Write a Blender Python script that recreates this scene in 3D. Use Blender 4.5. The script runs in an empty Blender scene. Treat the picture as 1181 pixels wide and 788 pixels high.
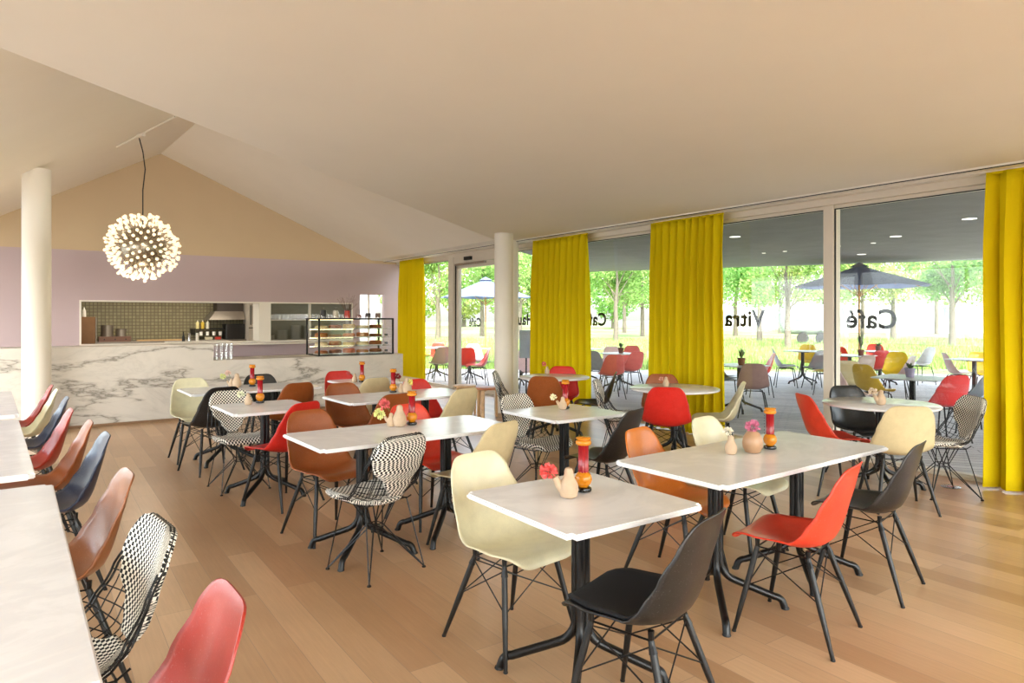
import bpy, bmesh, math, random
from mathutils import Vector, Matrix, noise
random.seed(7)
S = bpy.context.scene
COL = S.collection
R = math.radians
PI = math.pi

# ------------------------------------------------------------------ camera
cam_d = bpy.data.cameras.new('camera')
cam = bpy.data.objects.new('camera', cam_d); COL.objects.link(cam)
cam.location = (0, 0, 1.5)
cam.rotation_euler = (R(90), 0, R(-34.7))
cam_d.sensor_width = 36
cam_d.lens = 36 * 787 / 1181
cam_d.shift_y = -30 / 1181
cam_d.clip_end = 400
cam_d.clip_start = 0.05
S.camera = cam

# ------------------------------------------------------------------ world, sun, daylight
W = bpy.data.worlds.new('sky'); S.world = W; W.use_nodes = True
nt = W.node_tree; nt.nodes.clear()
wo = nt.nodes.new('ShaderNodeOutputWorld'); bg = nt.nodes.new('ShaderNodeBackground'); sk = nt.nodes.new('ShaderNodeTexSky')
sk.sky_type = 'NISHITA'; sk.sun_disc = False; sk.sun_elevation = R(48); sk.sun_rotation = R(200)
sk.dust_density = 3.0; sk.air_density = 1.2
hsv = nt.nodes.new('ShaderNodeHueSaturation'); hsv.inputs['Saturation'].default_value = 0.45
nt.links.new(sk.outputs[0], hsv.inputs['Color']); nt.links.new(hsv.outputs[0], bg.inputs[0]); nt.links.new(bg.outputs[0], wo.inputs[0])
bg.inputs[1].default_value = 1.4

def light(name, kind, loc, rot, energy, color=(1, 1, 1), size=None, size_y=None, angle=None):
    d = bpy.data.lights.new(name, kind); d.energy = energy; d.color = color
    if kind == 'AREA':
        d.shape = 'RECTANGLE'; d.size = size; d.size_y = size_y
    if kind == 'SUN' and angle: d.angle = angle
    if kind == 'POINT' and size: d.shadow_soft_size = size
    o = bpy.data.objects.new(name, d); COL.objects.link(o); o.location = loc; o.rotation_euler = rot
    return o

SUN_DIR = Vector((0.42, 0.62, -0.80))
sun = light('sun', 'SUN', (-10, -15, 20), SUN_DIR.to_track_quat('-Z', 'Y').to_euler(), 1.9, (1, .97, .92), angle=R(2))
# daylight through the windows of the left wall and of the wall behind the camera
light('left_window_daylight', 'AREA', (-3.5, 4.5, 1.9), (0, R(-64), 0), 205, (.80, .90, 1), 2.5, 9.0)
light('rear_window_daylight', 'AREA', (2.0, -3.6, 1.9), (R(66), 0, 0), 105, (1, .97, .93), 8.5, 2.5)
light('left_far_window_daylight', 'AREA', (-3.5, 11.8, 1.4), (0, R(-100), 0), 125, (.88, .94, 1), 2.3, 4.2)
light('rear_gable_fill', 'AREA', (2.2, -3.1, 3.7), (R(90), 0, 0), 650, (1, .97, .93), 3.0, 1.0)  # added fill for the upper slopes, inside a gable wall modelled without glazing

S.view_settings.view_transform = 'Standard'
S.view_settings.look = 'None'
S.view_settings.gamma = 1
S.view_settings.exposure = 0.06
S.view_settings.use_curve_mapping = False
S.render.engine = 'CYCLES'
S.cycles.max_bounces = 10
S.cycles.diffuse_bounces = 5
S.cycles.transparent_max_bounces = 24
S.cycles.sample_clamp_indirect = 6
S.cycles.use_denoising = True

# ------------------------------------------------------------------ helpers
def lin(c):
    return tuple(((v / 255) / 12.92 if v / 255 <= .04045 else ((v / 255 + .055) / 1.055) ** 2.4) for v in c) + (1,)

MATS = {}
class N:
    def __init__(s, name):
        s.m = bpy.data.materials.new(name); s.m.use_nodes = True; s.t = s.m.node_tree
        s.b = s.t.nodes['Principled BSDF']; s.out = s.t.nodes['Material Output']; MATS[name] = s.m
    def n(s, ty, **kw):
        nd = s.t.nodes.new(ty)
        for k, v in kw.items():
            if k in nd.inputs.keys(): nd.inputs[k].default_value = v
            else: setattr(nd, k, v)
        return nd
    def l(s, a, b): s.t.links.new(a, b)
    def coord(s, scale=(1, 1, 1), rot=(0, 0, 0), out='Object'):
        tc = s.n('ShaderNodeTexCoord'); mp = s.n('ShaderNodeMapping')
        mp.inputs['Scale'].default_value = scale; mp.inputs['Rotation'].default_value = rot
        s.l(tc.outputs[out], mp.inputs[0]); return mp.outputs[0]
    def ramp(s, fac, stops):
        r = s.n('ShaderNodeValToRGB'); e = r.color_ramp.elements
        while len(e) < len(stops): e.new(.5)
        for i, (p, c) in enumerate(stops): e[i].position = p; e[i].color = c
        s.l(fac, r.inputs[0]); return r.outputs[0]
    def bump(s, h, strength=.2, dist=.01):
        b = s.n('ShaderNodeBump'); b.inputs['Strength'].default_value = strength; b.inputs['Distance'].default_value = dist
        s.l(h, b.inputs['Height']); s.l(b.outputs[0], s.b.inputs['Normal'])

def mat(name, rgb, rough=.5, metal=0, var=.06, scale=8, bump=0, coat=0, spec=None, emit=0, ecol=None, sheen=0):
    if name in MATS: return MATS[name]
    q = N(name); c = lin(rgb)
    nz = q.n('ShaderNodeTexNoise', Scale=scale, Detail=3.0); q.l(q.coord(), nz.inputs['Vector'])
    a = tuple(max(0, v * (1 - var)) for v in c[:3]) + (1,); b = tuple(min(1, v * (1 + var)) for v in c[:3]) + (1,)
    q.l(q.ramp(nz.outputs['Fac'], [(.3, a), (.7, b)]), q.b.inputs['Base Color'])
    q.b.inputs['Roughness'].default_value = rough; q.b.inputs['Metallic'].default_value = metal
    q.b.inputs['Coat Weight'].default_value = coat; q.b.inputs['Coat Roughness'].default_value = .1
    if spec is not None: q.b.inputs['Specular IOR Level'].default_value = spec
    if emit:
        q.b.inputs['Emission Color'].default_value = lin(ecol or rgb); q.b.inputs['Emission Strength'].default_value = emit
    if bump: q.bump(nz.outputs['Fac'], bump)
    return q.m

def fiberglass(name, rgb, trans=0, alpha=1):
    if name in MATS: return MATS[name]
    q = N(name); c = lin(rgb)
    v = q.coord()
    n1 = q.n('ShaderNodeTexNoise', Scale=14.0, Detail=5.0); q.l(v, n1.inputs['Vector'])
    n2 = q.n('ShaderNodeTexNoise', Scale=260.0, Detail=2.0); q.l(v, n2.inputs['Vector'])
    mx = q.n('ShaderNodeMath', operation='ADD'); ml = q.n('ShaderNodeMath', operation='MULTIPLY'); ml.inputs[1].default_value = .7
    q.l(n2.outputs['Fac'], ml.inputs[0]); q.l(n1.outputs['Fac'], mx.inputs[0]); q.l(ml.outputs[0], mx.inputs[1])
    a = tuple(v_ * .93 for v_ in c[:3]) + (1,); b = tuple(min(1, v_ * 1.05 + .006) for v_ in c[:3]) + (1,)
    base = q.ramp(mx.outputs[0], [(.62, a), (1.08, b)])
    n3 = q.n('ShaderNodeTexNoise', Scale=170.0, Detail=1.0); q.l(v, n3.inputs['Vector'])
    fleck = q.ramp(n3.outputs['Fac'], [(.66, (0, 0, 0, 1)), (.74, (.22, .22, .22, 1))])
    fm_ = q.n('ShaderNodeMix', data_type='RGBA'); fm_.inputs[7].default_value = tuple(min(1, x_ * .55 + .30) for x_ in c[:3]) + (1,)
    q.l(fleck, fm_.inputs[0]); q.l(base, fm_.inputs[6]); q.l(fm_.outputs[2], q.b.inputs['Base Color'])
    q.b.inputs['Roughness'].default_value = .36; q.b.inputs['Coat Weight'].default_value = .2; q.b.inputs['Coat Roughness'].default_value = .14
    if alpha < 1: q.b.inputs['Alpha'].default_value = alpha
    return q.m

SHELL = {'cream': (216, 210, 176), 'beige': (206, 190, 148), 'red': (202, 30, 20), 'salmon': (160, 38, 20), 'orangered': (216, 58, 32),
         'tan': (142, 72, 22), 'bronze': (136, 80, 42), 'orange': (194, 106, 16), 'black': (18, 17, 17), 'navy': (30, 42, 68), 'mauve': (160, 128, 124),
         'darkgrey': (96, 100, 98), 'lilac': (205, 204, 214), 'yellow': (232, 196, 40), 'grey': (150, 152, 156), 'clearred': (196, 40, 40),
         'lightblue': (196, 208, 226), 'olive': (204, 168, 40), 'palepink': (232, 200, 200), 'white': (236, 234, 228), 'taupe': (168, 150, 140),
         'coral': (222, 98, 92)}
def shell_mat(k): return fiberglass('fiberglass_' + k, SHELL[k])

M_black = mat('black_powder_coat', (14, 14, 15), .34, .2, .1, 30)
M_wood_black = mat('black_stained_wood', (16, 15, 15), .42, 0, .2, 40)
M_chrome = mat('steel', (180, 180, 182), .25, 1, .04)
M_white = mat('white_paint', (226, 220, 208), .55, 0, .015, 3)
M_frame = mat('window_frame_paint', (214, 204, 188), .45, 0, .02, 3)
M_dark = mat('dark_gasket', (24, 24, 25), .6)

def checker(name, sq):
    q = N(name)
    ck = q.n('ShaderNodeTexChecker'); ck.inputs['Scale'].default_value = 1 / sq
    ck.inputs['Color1'].default_value = lin((236, 232, 220)); ck.inputs['Color2'].default_value = lin((14, 14, 15))
    q.l(q.coord(out='UV'), ck.inputs['Vector']); q.l(ck.outputs[0], q.b.inputs['Base Color'])
    q.b.inputs['Roughness'].default_value = .85
    q.bump(ck.outputs['Fac'], .25, .002)
    return q.m
M_check = checker('checked_wool', .0135)

def marble(name, base, vein, vscale=1.6, strength=.5, rough=.18, bold=False):
    q = N(name); v = q.coord()
    nz = q.n('ShaderNodeTexNoise', Scale=vscale, Detail=8.0, Roughness=.62); nz.inputs['Distortion'].default_value = 1.2
    mp = q.n('ShaderNodeMapping'); mp.inputs['Rotation'].default_value = (0, R(35), R(30)); mp.inputs['Scale'].default_value = (1, 2.4, 2.0) if bold else (1, 1.5, 1.3)
    q.l(v, mp.inputs[0]); q.l(mp.outputs[0], nz.inputs['Vector'])
    sub = q.n('ShaderNodeMath', operation='SUBTRACT'); sub.inputs[1].default_value = .5; q.l(nz.outputs['Fac'], sub.inputs[0])
    ab = q.n('ShaderNodeMath', operation='ABSOLUTE'); q.l(sub.outputs[0], ab.inputs[0])
    c = lin(base); d = lin(vein)
    mixc = tuple(c[i] * (1 - strength) + d[i] * strength for i in range(3)) + (1,)
    veins = q.ramp(ab.outputs[0], [(0, mixc), (.012 if bold else .03, tuple(c[i] * .93 for i in range(3)) + (1,)), (.10, c)])
    big = q.n('ShaderNodeTexNoise', Scale=vscale * 1.4, Detail=6.0, Roughness=.7); q.l(v, big.inputs['Vector'])
    cl = q.ramp(big.outputs['Fac'], [(.3, (.90, .90, .91, 1)), (.65, (1, 1, 1, 1))])
    mx = q.n('ShaderNodeMix', data_type='RGBA', blend_type='MULTIPLY'); mx.inputs[0].default_value = .8
    q.l(veins, mx.inputs[6]); q.l(cl, mx.inputs[7])
    last = mx.outputs[2]
    if bold:
        n3 = q.n('ShaderNodeTexNoise', Scale=.55, Detail=7.0, Roughness=.6); n3.inputs['Distortion'].default_value = .25
        m3 = q.n('ShaderNodeMapping'); m3.inputs['Location'].default_value = (3.1, 0, .6); m3.inputs['Rotation'].default_value = (0, R(38), 0); m3.inputs['Scale'].default_value = (.7, 1, 3.0)
        q.l(v, m3.inputs[0]); q.l(m3.outputs[0], n3.inputs['Vector'])
        s3 = q.n('ShaderNodeMath', operation='SUBTRACT'); s3.inputs[1].default_value = .47; q.l(n3.outputs['Fac'], s3.inputs[0])
        a3 = q.n('ShaderNodeMath', operation='ABSOLUTE'); q.l(s3.outputs[0], a3.inputs[0])
        r3 = q.ramp(a3.outputs[0], [(0, (.30, .28, .26, 1)), (.010, (.75, .74, .72, 1)), (.03, (1, 1, 1, 1))])
        m4 = q.n('ShaderNodeMix', data_type='RGBA', blend_type='MULTIPLY'); m4.inputs[0].default_value = .9
        q.l(last, m4.inputs[6]); q.l(r3, m4.inputs[7]); last = m4.outputs[2]
    q.l(last, q.b.inputs['Base Color']); q.b.inputs['Roughness'].default_value = rough
    return q.m
M_marble = marble('white_marble_top', (242, 242, 242), (222, 222, 224), 1.5, .45, .2)
M_counter = marble('veined_counter_marble', (210, 203, 192), (150, 142, 134), .9, .26, .35, True)

def new_mesh(name, V, F, m=None, parent=None, smooth=False, uv=None):
    me = bpy.data.meshes.new(name); me.from_pydata([tuple(v) for v in V], [], F); me.update()
    if uv:
        l = me.uv_layers.new(name='UVMap')
        for p in me.polygons:
            for li in p.loop_indices: l.data[li].uv = uv[me.loops[li].vertex_index]
    if smooth: me.polygons.foreach_set('use_smooth', [True] * len(me.polygons))
    if m: me.materials.append(m)
    o = bpy.data.objects.new(name, me); COL.objects.link(o)
    if parent: o.parent = parent
    return o

class MB:
    def __init__(s): s.V = []; s.F = []
    def add(s, V, F):
        k = len(s.V); s.V += [Vector(v) for v in V]; s.F += [tuple(i + k for i in f) for f in F]; return s
    def box(s, a, b, bev=0):
        x0, y0, z0 = a; x1, y1, z1 = b
        if not bev:
            V = [(x, y, z) for z in (z0, z1) for y in (y0, y1) for x in (x0, x1)]
            return s.add(V, [(0, 2, 3, 1), (4, 5, 7, 6), (0, 1, 5, 4), (2, 6, 7, 3), (0, 4, 6, 2), (1, 3, 7, 5)])
        bm = bmesh.new(); bmesh.ops.create_cube(bm, size=1)
        for v in bm.verts: v.co = Vector(((x0 + x1) / 2 + v.co.x * (x1 - x0), (y0 + y1) / 2 + v.co.y * (y1 - y0), (z0 + z1) / 2 + v.co.z * (z1 - z0)))
        bmesh.ops.bevel(bm, geom=bm.edges[:], offset=bev, segments=2, affect='EDGES', profile=.5)
        bm.verts.index_update()
        s.add([v.co for v in bm.verts], [tuple(v.index for v in f.verts) for f in bm.faces]); bm.free(); return s
    def obox(s, c, size, rz=0, bev=0, rx=0, ry=0):
        t = MB().box((-size[0] / 2, -size[1] / 2, -size[2] / 2), (size[0] / 2, size[1] / 2, size[2] / 2), bev)
        M = Matrix.Translation(c) @ Matrix.Rotation(rz, 4, 'Z') @ Matrix.Rotation(ry, 4, 'Y') @ Matrix.Rotation(rx, 4, 'X')
        return s.add([M @ v for v in t.V], t.F)
    def tube(s, pts, r, n=8, cap=True, closed=False):
        pts = [Vector(p) for p in pts]; m = len(pts); rs = r if isinstance(r, (list, tuple)) else [r] * m
        prev = None; V = []; F = []
        for i, p in enumerate(pts):
            if closed: t = (pts[(i + 1) % m] - pts[i - 1])
            else: t = (pts[min(i + 1, m - 1)] - pts[max(i - 1, 0)])
            if t.length < 1e-9: t = Vector((0, 0, 1))
            t.normalize()
            u = prev - t * prev.dot(t) if prev else t.orthogonal()
            if u.length < 1e-6: u = t.orthogonal()
            u.normalize(); prev = u; w = t.cross(u)
            for k in range(n):
                a = 2 * PI * k / n; V.append(p + (u * math.cos(a) + w * math.sin(a)) * rs[i])
        for i in range(m if closed else m - 1):
            j = (i + 1) % m
            for k in range(n): F.append((i * n + k, i * n + (k + 1) % n, j * n + (k + 1) % n, j * n + k))
        if cap and not closed: F.append(tuple(range(n - 1, -1, -1))); F.append(tuple((m - 1) * n + k for k in range(n)))
        return s.add(V, F)
    def lathe(s, prof, c=(0, 0, 0), n=20, M=None):
        V = []; F = []; m = len(prof)
        for r, z in prof:
            for k in range(n):
                a = 2 * PI * k / n; V.append(Vector((c[0] + r * math.cos(a), c[1] + r * math.sin(a), c[2] + z)))
        for i in range(m - 1):
            for k in range(n): F.append((i * n + k, i * n + (k + 1) % n, (i + 1) * n + (k + 1) % n, (i + 1) * n + k))
        F.append(tuple(range(n - 1, -1, -1))); F.append(tuple((m - 1) * n + k for k in range(n)))
        if M: V = [M @ v for v in V]
        return s.add(V, F)
    def ico(s, c, r, sub=1, sc=(1, 1, 1)):
        bm = bmesh.new(); bmesh.ops.create_icosphere(bm, subdivisions=sub, radius=r); bm.verts.index_update()
        s.add([Vector(c) + Vector((v.co.x * sc[0], v.co.y * sc[1], v.co.z * sc[2])) for v in bm.verts], [tuple(v.index for v in f.verts) for f in bm.faces]); bm.free(); return s
    def prism(s, poly, z0, z1):
        n = len(poly); V = [(x, y, z0) for x, y in poly] + [(x, y, z1) for x, y in poly]
        F = [tuple(range(n - 1, -1, -1)), tuple(range(n, 2 * n))] + [(i, (i + 1) % n, (i + 1) % n + n, i + n) for i in range(n)]
        return s.add(V, F)
    def build(s, name, m=None, parent=None, smooth=False):
        o = new_mesh(name, s.V, s.F, m, parent, False)
        if smooth:
            me = o.data; me.polygons.foreach_set('use_smooth', [True] * len(me.polygons))
            try: me.set_sharp_from_angle(angle=R(40))
            except Exception: pass
        return o

def tag(o, label=None, cat=None, group=None, kind=None):
    if label: o['label'] = label
    if cat: o['category'] = cat
    if group: o['group'] = group
    if kind: o['kind'] = kind
    return o
def empty(name, loc=(0, 0, 0), rz=0):
    o = bpy.data.objects.new(name, None); o.empty_display_size = .1; COL.objects.link(o); o.location = loc; o.rotation_euler = (0, 0, rz); return o
KIDS = {}
def copy_tree(o, parent=None):
    c = o.copy(); COL.objects.link(c); c.parent = parent
    for k in ('label', 'category', 'group'):
        if parent is None and k in c: del c[k]
    for ch in list(o.children): copy_tree(ch, c)
    return c
def struct(o): o['kind'] = 'structure'; return o

# ------------------------------------------------------------------ structure materials
def planks(name, cols, L, Wd, rough, grain=.5, rot=0, gap=.003, seam=(.38, .27, .18, 1)):
    q = N(name); v = q.coord(rot=(0, 0, rot))
    bk = q.n('ShaderNodeTexBrick'); bk.offset = .37; bk.offset_frequency = 2
    bk.inputs['Scale'].default_value = 1; bk.inputs['Brick Width'].default_value = L; bk.inputs['Row Height'].default_value = Wd
    bk.inputs['Mortar Size'].default_value = gap; bk.inputs['Mortar Smooth'].default_value = .2; bk.inputs['Bias'].default_value = 0
    bk.inputs['Color1'].default_value = lin(cols[0]); bk.inputs['Color2'].default_value = lin(cols[1]); bk.inputs['Mortar'].default_value = seam
    q.l(v, bk.inputs['Vector'])
    mp = q.n('ShaderNodeMapping'); mp.inputs['Scale'].default_value = (1.3, 22, 1); q.l(v, mp.inputs[0])
    nz = q.n('ShaderNodeTexNoise', Scale=3.0, Detail=7.0, Roughness=.65); q.l(mp.outputs[0], nz.inputs['Vector'])
    n2 = q.n('ShaderNodeTexNoise', Scale=1.1, Detail=3.0); q.l(v, n2.inputs['Vector'])
    g1 = q.ramp(nz.outputs['Fac'], [(.3, (1 - grain * .5,) * 3 + (1,)), (.7, (1, 1, 1, 1))])
    g2 = q.ramp(n2.outputs['Fac'], [(.35, (.88, .86, .84, 1)), (.65, (1, 1, 1, 1))])
    m1 = q.n('ShaderNodeMix', data_type='RGBA', blend_type='MULTIPLY'); m1.inputs[0].default_value = 1
    m2 = q.n('ShaderNodeMix', data_type='RGBA', blend_type='MULTIPLY'); m2.inputs[0].default_value = 1
    q.l(bk.outputs['Color'], m1.inputs[6]); q.l(g1, m1.inputs[7]); q.l(m1.outputs[2], m2.inputs[6]); q.l(g2, m2.inputs[7])
    q.l(m2.outputs[2], q.b.inputs['Base Color']); q.b.inputs['Roughness'].default_value = rough
    q.bump(bk.outputs['Fac'], -.15, .003)
    return q.m
M_floor = planks('oak_floor', [(212, 178, 140), (180, 143, 106)], 1.9, .16, .32, .25, R(90), .0015)
M_deck = planks('grey_deck_boards', [(214, 210, 208), (188, 184, 182)], 3.6, .14, .7, .5, R(55), .006, (.10, .09, .09, 1))
M_ceil = mat('ceiling_plaster', (228, 222, 210), .9, 0, .01, 2)
M_ceil2 = mat('gable_slope_plaster', (234, 228, 214), .9, 0, .01, 2)
M_purple = mat('mauve_wall_paint', (184, 166, 168), .85, 0, .015, 2)
M_gable = mat('tan_gable_paint', (196, 174, 142), .85, 0, .015, 2)
M_wallw = mat('white_wall_paint', (228, 222, 212), .85, 0, .01, 2)
M_concrete = mat('grey_soffit_render', (128, 127, 128), .9, 0, .10, 2.2, .1)
def tiles(name, c1, c2, mortar, w, h):
    q = N(name); v = q.coord(rot=(R(90), 0, 0))
    bk = q.n('ShaderNodeTexBrick'); bk.offset = 0
    bk.inputs['Scale'].default_value = 1; bk.inputs['Brick Width'].default_value = w; bk.inputs['Row Height'].default_value = h
    bk.inputs['Mortar Size'].default_value = .008; bk.inputs['Color1'].default_value = lin(c1); bk.inputs['Color2'].default_value = lin(c2); bk.inputs['Mortar'].default_value = lin(mortar)
    q.l(v, bk.inputs['Vector']); q.l(bk.outputs['Color'], q.b.inputs['Base Color']); q.b.inputs['Roughness'].default_value = .4
    return q.m
M_tiles = tiles('olive_kitchen_tiles', (146, 138, 104), (130, 122, 90), (98, 90, 66), .075, .075)

def glass_mat(name, tint=(1, 1, 1), refl=1.0, rough=0.0):
    q = N(name); q.t.nodes.remove(q.b)
    tr = q.n('ShaderNodeBsdfTransparent'); tr.inputs[0].default_value = tint + (1,)
    gl = q.n('ShaderNodeBsdfGlossy'); gl.inputs['Roughness'].default_value = rough
    fr = q.n('ShaderNodeLayerWeight'); fr.inputs[0].default_value = .5
    pw = q.n('ShaderNodeMath', operation='POWER'); pw.inputs[1].default_value = 5; q.l(fr.outputs['Facing'], pw.inputs[0])
    ml = q.n('ShaderNodeMath', operation='MULTIPLY_ADD'); ml.inputs[1].default_value = .6 * min(1, refl); ml.inputs[2].default_value = .038 * refl; ml.use_clamp = True; q.l(pw.outputs[0], ml.inputs[0])
    mx = q.n('ShaderNodeMixShader'); q.l(ml.outputs[0], mx.inputs[0]); q.l(tr.outputs[0], mx.inputs[1]); q.l(gl.outputs[0], mx.inputs[2])
    q.l(mx.outputs[0], q.out.inputs[0]); return q.m
M_glass = glass_mat('window_glass', (.97, .985, .98), .9)
M_jar = glass_mat('jar_glass', (.98, .985, .985), 2.0)

# ------------------------------------------------------------------ structure
struct(MB().box((-3.3, -3.3, -.12), (7.05, 17.8, 0)).build('floor', M_floor))
ZC = 2.77
slab = [(-3.4, -3.4), (7.1, -3.4), (7.1, 15), (6.3, 15), (6.3, 9.59), (-.154, 4.04), (-3.4, 1.25)]
struct(MB().prism(slab, ZC, ZC + .14).build('ceiling', M_ceil))
def ridge(y): x = 1.94 - .045 * (y - 14.8) / 1.001; return (x, y, 4.65 - .431 * (x - 1.94))
def eaveL(y): return (1.94 - (1.88 + .045 * (y - 14.8)) / .57, y, ZC)
def slab_tilt(a, b, c, d, name, m):
    V = [Vector(p) for p in (a, b, c, d)]; up = Vector((0, 0, .12))
    struct(new_mesh(name, V + [v + up for v in V], [(0, 1, 2, 3), (7, 6, 5, 4), (0, 4, 5, 1), (1, 5, 6, 2), (2, 6, 7, 3), (3, 7, 4, 0)], m))
slab_tilt(ridge(15.0), ridge(-3.4), eaveL(-3.4), eaveL(15.0), 'ceiling', M_ceil2)
slab_tilt(ridge(15.0), ridge(-3.4), (6.3, -3.4, ZC), (6.3, 15.0, ZC), 'ceiling', M_ceil2)
struct(MB().prism([(-3.4, 1.2), (-3.4, 15), eaveL(15)[:2], eaveL(-3.4)[:2]], ZC + .005, ZC + .1).build('ceiling', M_ceil2))
# soffit over the kitchen
struct(MB().box((-.3, 14.95, 2.3), (7.05, 17.8, 2.4)).build('ceiling', M_wallw))

# back wall with serving hatch and small window
wb = MB()
YB = 14.8; T = .14; zt = 2.70
def wbx(x0, x1, z0, z1): wb.box((x0, YB, z0), (x1, YB + T, z1))
wbx(-3.3, .63, 0, zt); wbx(.63, 5.81, 0, .97); wbx(.63, 5.81, 1.755, zt); wbx(5.81, 6.02, 0, zt); wbx(6.02, 6.62, 0, .9); wbx(6.02, 6.62, 1.98, zt); wbx(6.62, 7.1, 0, zt)
struct(wb.build('wall_back', M_purple))
gw = [(-3.3, zt), (7.1, zt), (7.1, 2.80), (6.25, 2.80), (1.94, 4.70), (-1.36, 2.82), (-3.3, 2.82)]
V = [(x, YB, z) for x, z in gw] + [(x, YB + T, z) for x, z in gw]; n_ = len(gw)
struct(new_mesh('wall_back_gable', V, [tuple(range(n_)), tuple(range(2 * n_ - 1, n_ - 1, -1))] + [(i, i + n_, (i + 1) % n_ + n_, (i + 1) % n_) for i in range(n_)], M_gable))
tr = MB()
for a, b in (((.60, 1.755), (5.84, 1.785)), ((.60, .94), (5.84, .97)), ((.60, .97), (.63, 1.755)), ((5.81, .97), (5.84, 1.755))):
    tr.box((a[0], YB - .03, a[1]), (b[0], YB + T + .01, b[1]))
struct(tr.build('trim_1', M_white))
struct(MB().box((3.79, YB - .01, .97), (4.03, YB + .5, 1.755)).box((4.86, YB + .0, .97), (4.89, YB + .1, 1.755)).build('trim_2', M_white))
# kitchen shell
struct(MB().box((-.3, 17.6, 0), (7.05, 17.75, 2.3)).build('wall_kitchen_back', M_tiles))
struct(MB().box((.2, YB + T, 0), (.32, 17.6, 2.3)).build('wall_kitchen_left', M_tiles))
struct(MB().box((4.55, 15.6, 0), (4.62, 17.6, 2.3)).build('wall_kitchen_right', M_wallw))
struct(MB().box((4.03, YB + .62, .0), (5.95, YB + .68, 2.3)).build('wall_kitchen_shelf', mat('sage_back_panel', (150, 152, 138), .7)))
struct(MB().box((5.9, YB + T, 0), (5.96, 17.6, 2.3)).build('wall_kitchen_side', M_wallw))
# left wall with its window band, rear wall, gable end
lw = MB().box((-3.3, -3.4, 0), (-3.15, -.2, ZC)).box((-3.3, 14.2, 0), (-3.15, 15, ZC)).box((-3.3, -.2, 2.6), (-3.15, 14.2, ZC)).box((-3.3, -.2, 0), (-3.15, 14.2, .12))
struct(lw.build('wall_left', M_wallw))
rw = MB().box((-3.3, -3.4, 0), (-2.4, -3.25, ZC)).box((6.4, -3.4, 0), (7.1, -3.25, ZC)).box((-2.4, -3.4, 2.6), (6.4, -3.25, ZC)).box((-2.4, -3.4, 0), (6.4, -3.25, .12))
struct(rw.build('wall_rear', M_wallw))
struct(new_mesh('wall_rear_gable', [(-3.4, -3.3, 2.8), (7.1, -3.3, 2.8), (6.3, -3.3, 2.9), (ridge(-3.3)[0], -3.3, 5.0), (-3.4, -3.3, 2.9), (-3.4, -3.4, 2.8), (7.1, -3.4, 2.8), (6.3, -3.4, 2.9), (ridge(-3.3)[0], -3.4, 5.0), (-3.4, -3.4, 2.9)], [(0, 1, 2, 3, 4), (9, 8, 7, 6, 5)], M_wallw))
def window(name, frames, panes):
    e = struct(empty(name)); fm = MB()
    for a, b in frames: fm.box(a, b)
    fm.build('window_frame', M_frame, e)
    for a, b in panes: MB().box(a, b).build('window_pane', M_glass, e)
    return e
fr = [((-3.28, y - .03, .12), (-3.18, y + .03, 2.6)) for y in (-.17, 2.15, 4.5, 6.85, 9.3, 11.7, 14.17)]
window('window_5', fr, [((-3.24, -.2, .12), (-3.235, 14.2, 2.6))])
fr = [((x - .03, -3.38, .12), (x + .03, -3.28, 2.6)) for x in (-2.37, -.2, 2.0, 4.2, 6.37)]
window('window_6', fr, [((-2.4, -3.34, .12), (6.4, -3.335, 2.6))])

# window wall on the right (X = 7)
XW = 7.0
struct(MB().box((6.93, -3.4, 2.68), (7.2, 15, ZC)).build('trim_3', M_frame))
struct(MB().box((6.60, -3.4, 2.752), (6.93, 15, 2.772)).build('trim_4', M_white))
struct(MB().box((6.605, -3.4, 2.745), (6.62, 15, 2.753)).build('trim_5', M_dark))
struct(MB().box((6.95, -3.4, -.03), (7.12, 15, .012)).build('baseboard_right', M_frame))
MU = [-3.35, -.6, 1.35, 4.09, 6.15, 8.35, 10.45, 12.15, 14.95]
wi = 1
for i in range(len(MU) - 1):
    y0, y1 = MU[i], MU[i + 1]
    if i == 6: continue
    win = window('window_%d' % (wi if wi < 5 else wi + 2),
           [((6.96, y0, .012), (7.10, y0 + .055, 2.68)), ((6.96, y1 - .055, .012), (7.10, y1, 2.68)), ((6.99, y0, 2.64), (7.08, y1, 2.68)), ((6.99, y0, .012), (7.08, y1, .04))],
           [((7.03, y0 + .05, .035), (7.037, y1 - .05, 2.645))])
    MB().box((6.985, y0 + .055, 2.632), (7.0, y1 - .055, 2.642)).box((6.985, y1 - .067, .03), (7.0, y1 - .055, 2.64)).build('gasket', M_dark, win)
    wi += 1
dr = struct(empty('door_1'))
MB().box((6.92, 12.10, .012), (7.12, 12.30, 2.68)).box((6.94, 10.40, .012), (7.12, 10.50, 2.68)).box((6.94, 10.4, 2.55), (7.12, 12.2, 2.68)).build('door_frame', M_frame, dr)
MB().box((6.98, 10.5, .02), (7.04, 10.58, 2.5)).box((6.98, 12.0, .02), (7.04, 12.07, 2.5)).box((6.98, 10.5, 2.45), (7.04, 12.07, 2.54)).box((6.98, 10.5, .02), (7.04, 12.07, .10)).build('door_leaf', M_frame, dr)
MB().box((7.0, 10.58, .1), (7.008, 12.0, 2.45)).build('door_pane', M_glass, dr)
MB().box((6.965, 12.07, .02), (6.985, 12.10, 2.54)).build('door_gasket', M_dark, dr)
MB().box((6.90, 10.9, 2.50), (6.96, 12.0, 2.54)).build('door_closer', M_chrome, dr)
tag(MB().box((6.88, 11.38, 2.59), (6.94, 11.62, 2.66), .008).build('motion_sensor', M_dark), 'small black motion sensor box on the header above the glass door', 'sensor')

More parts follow.
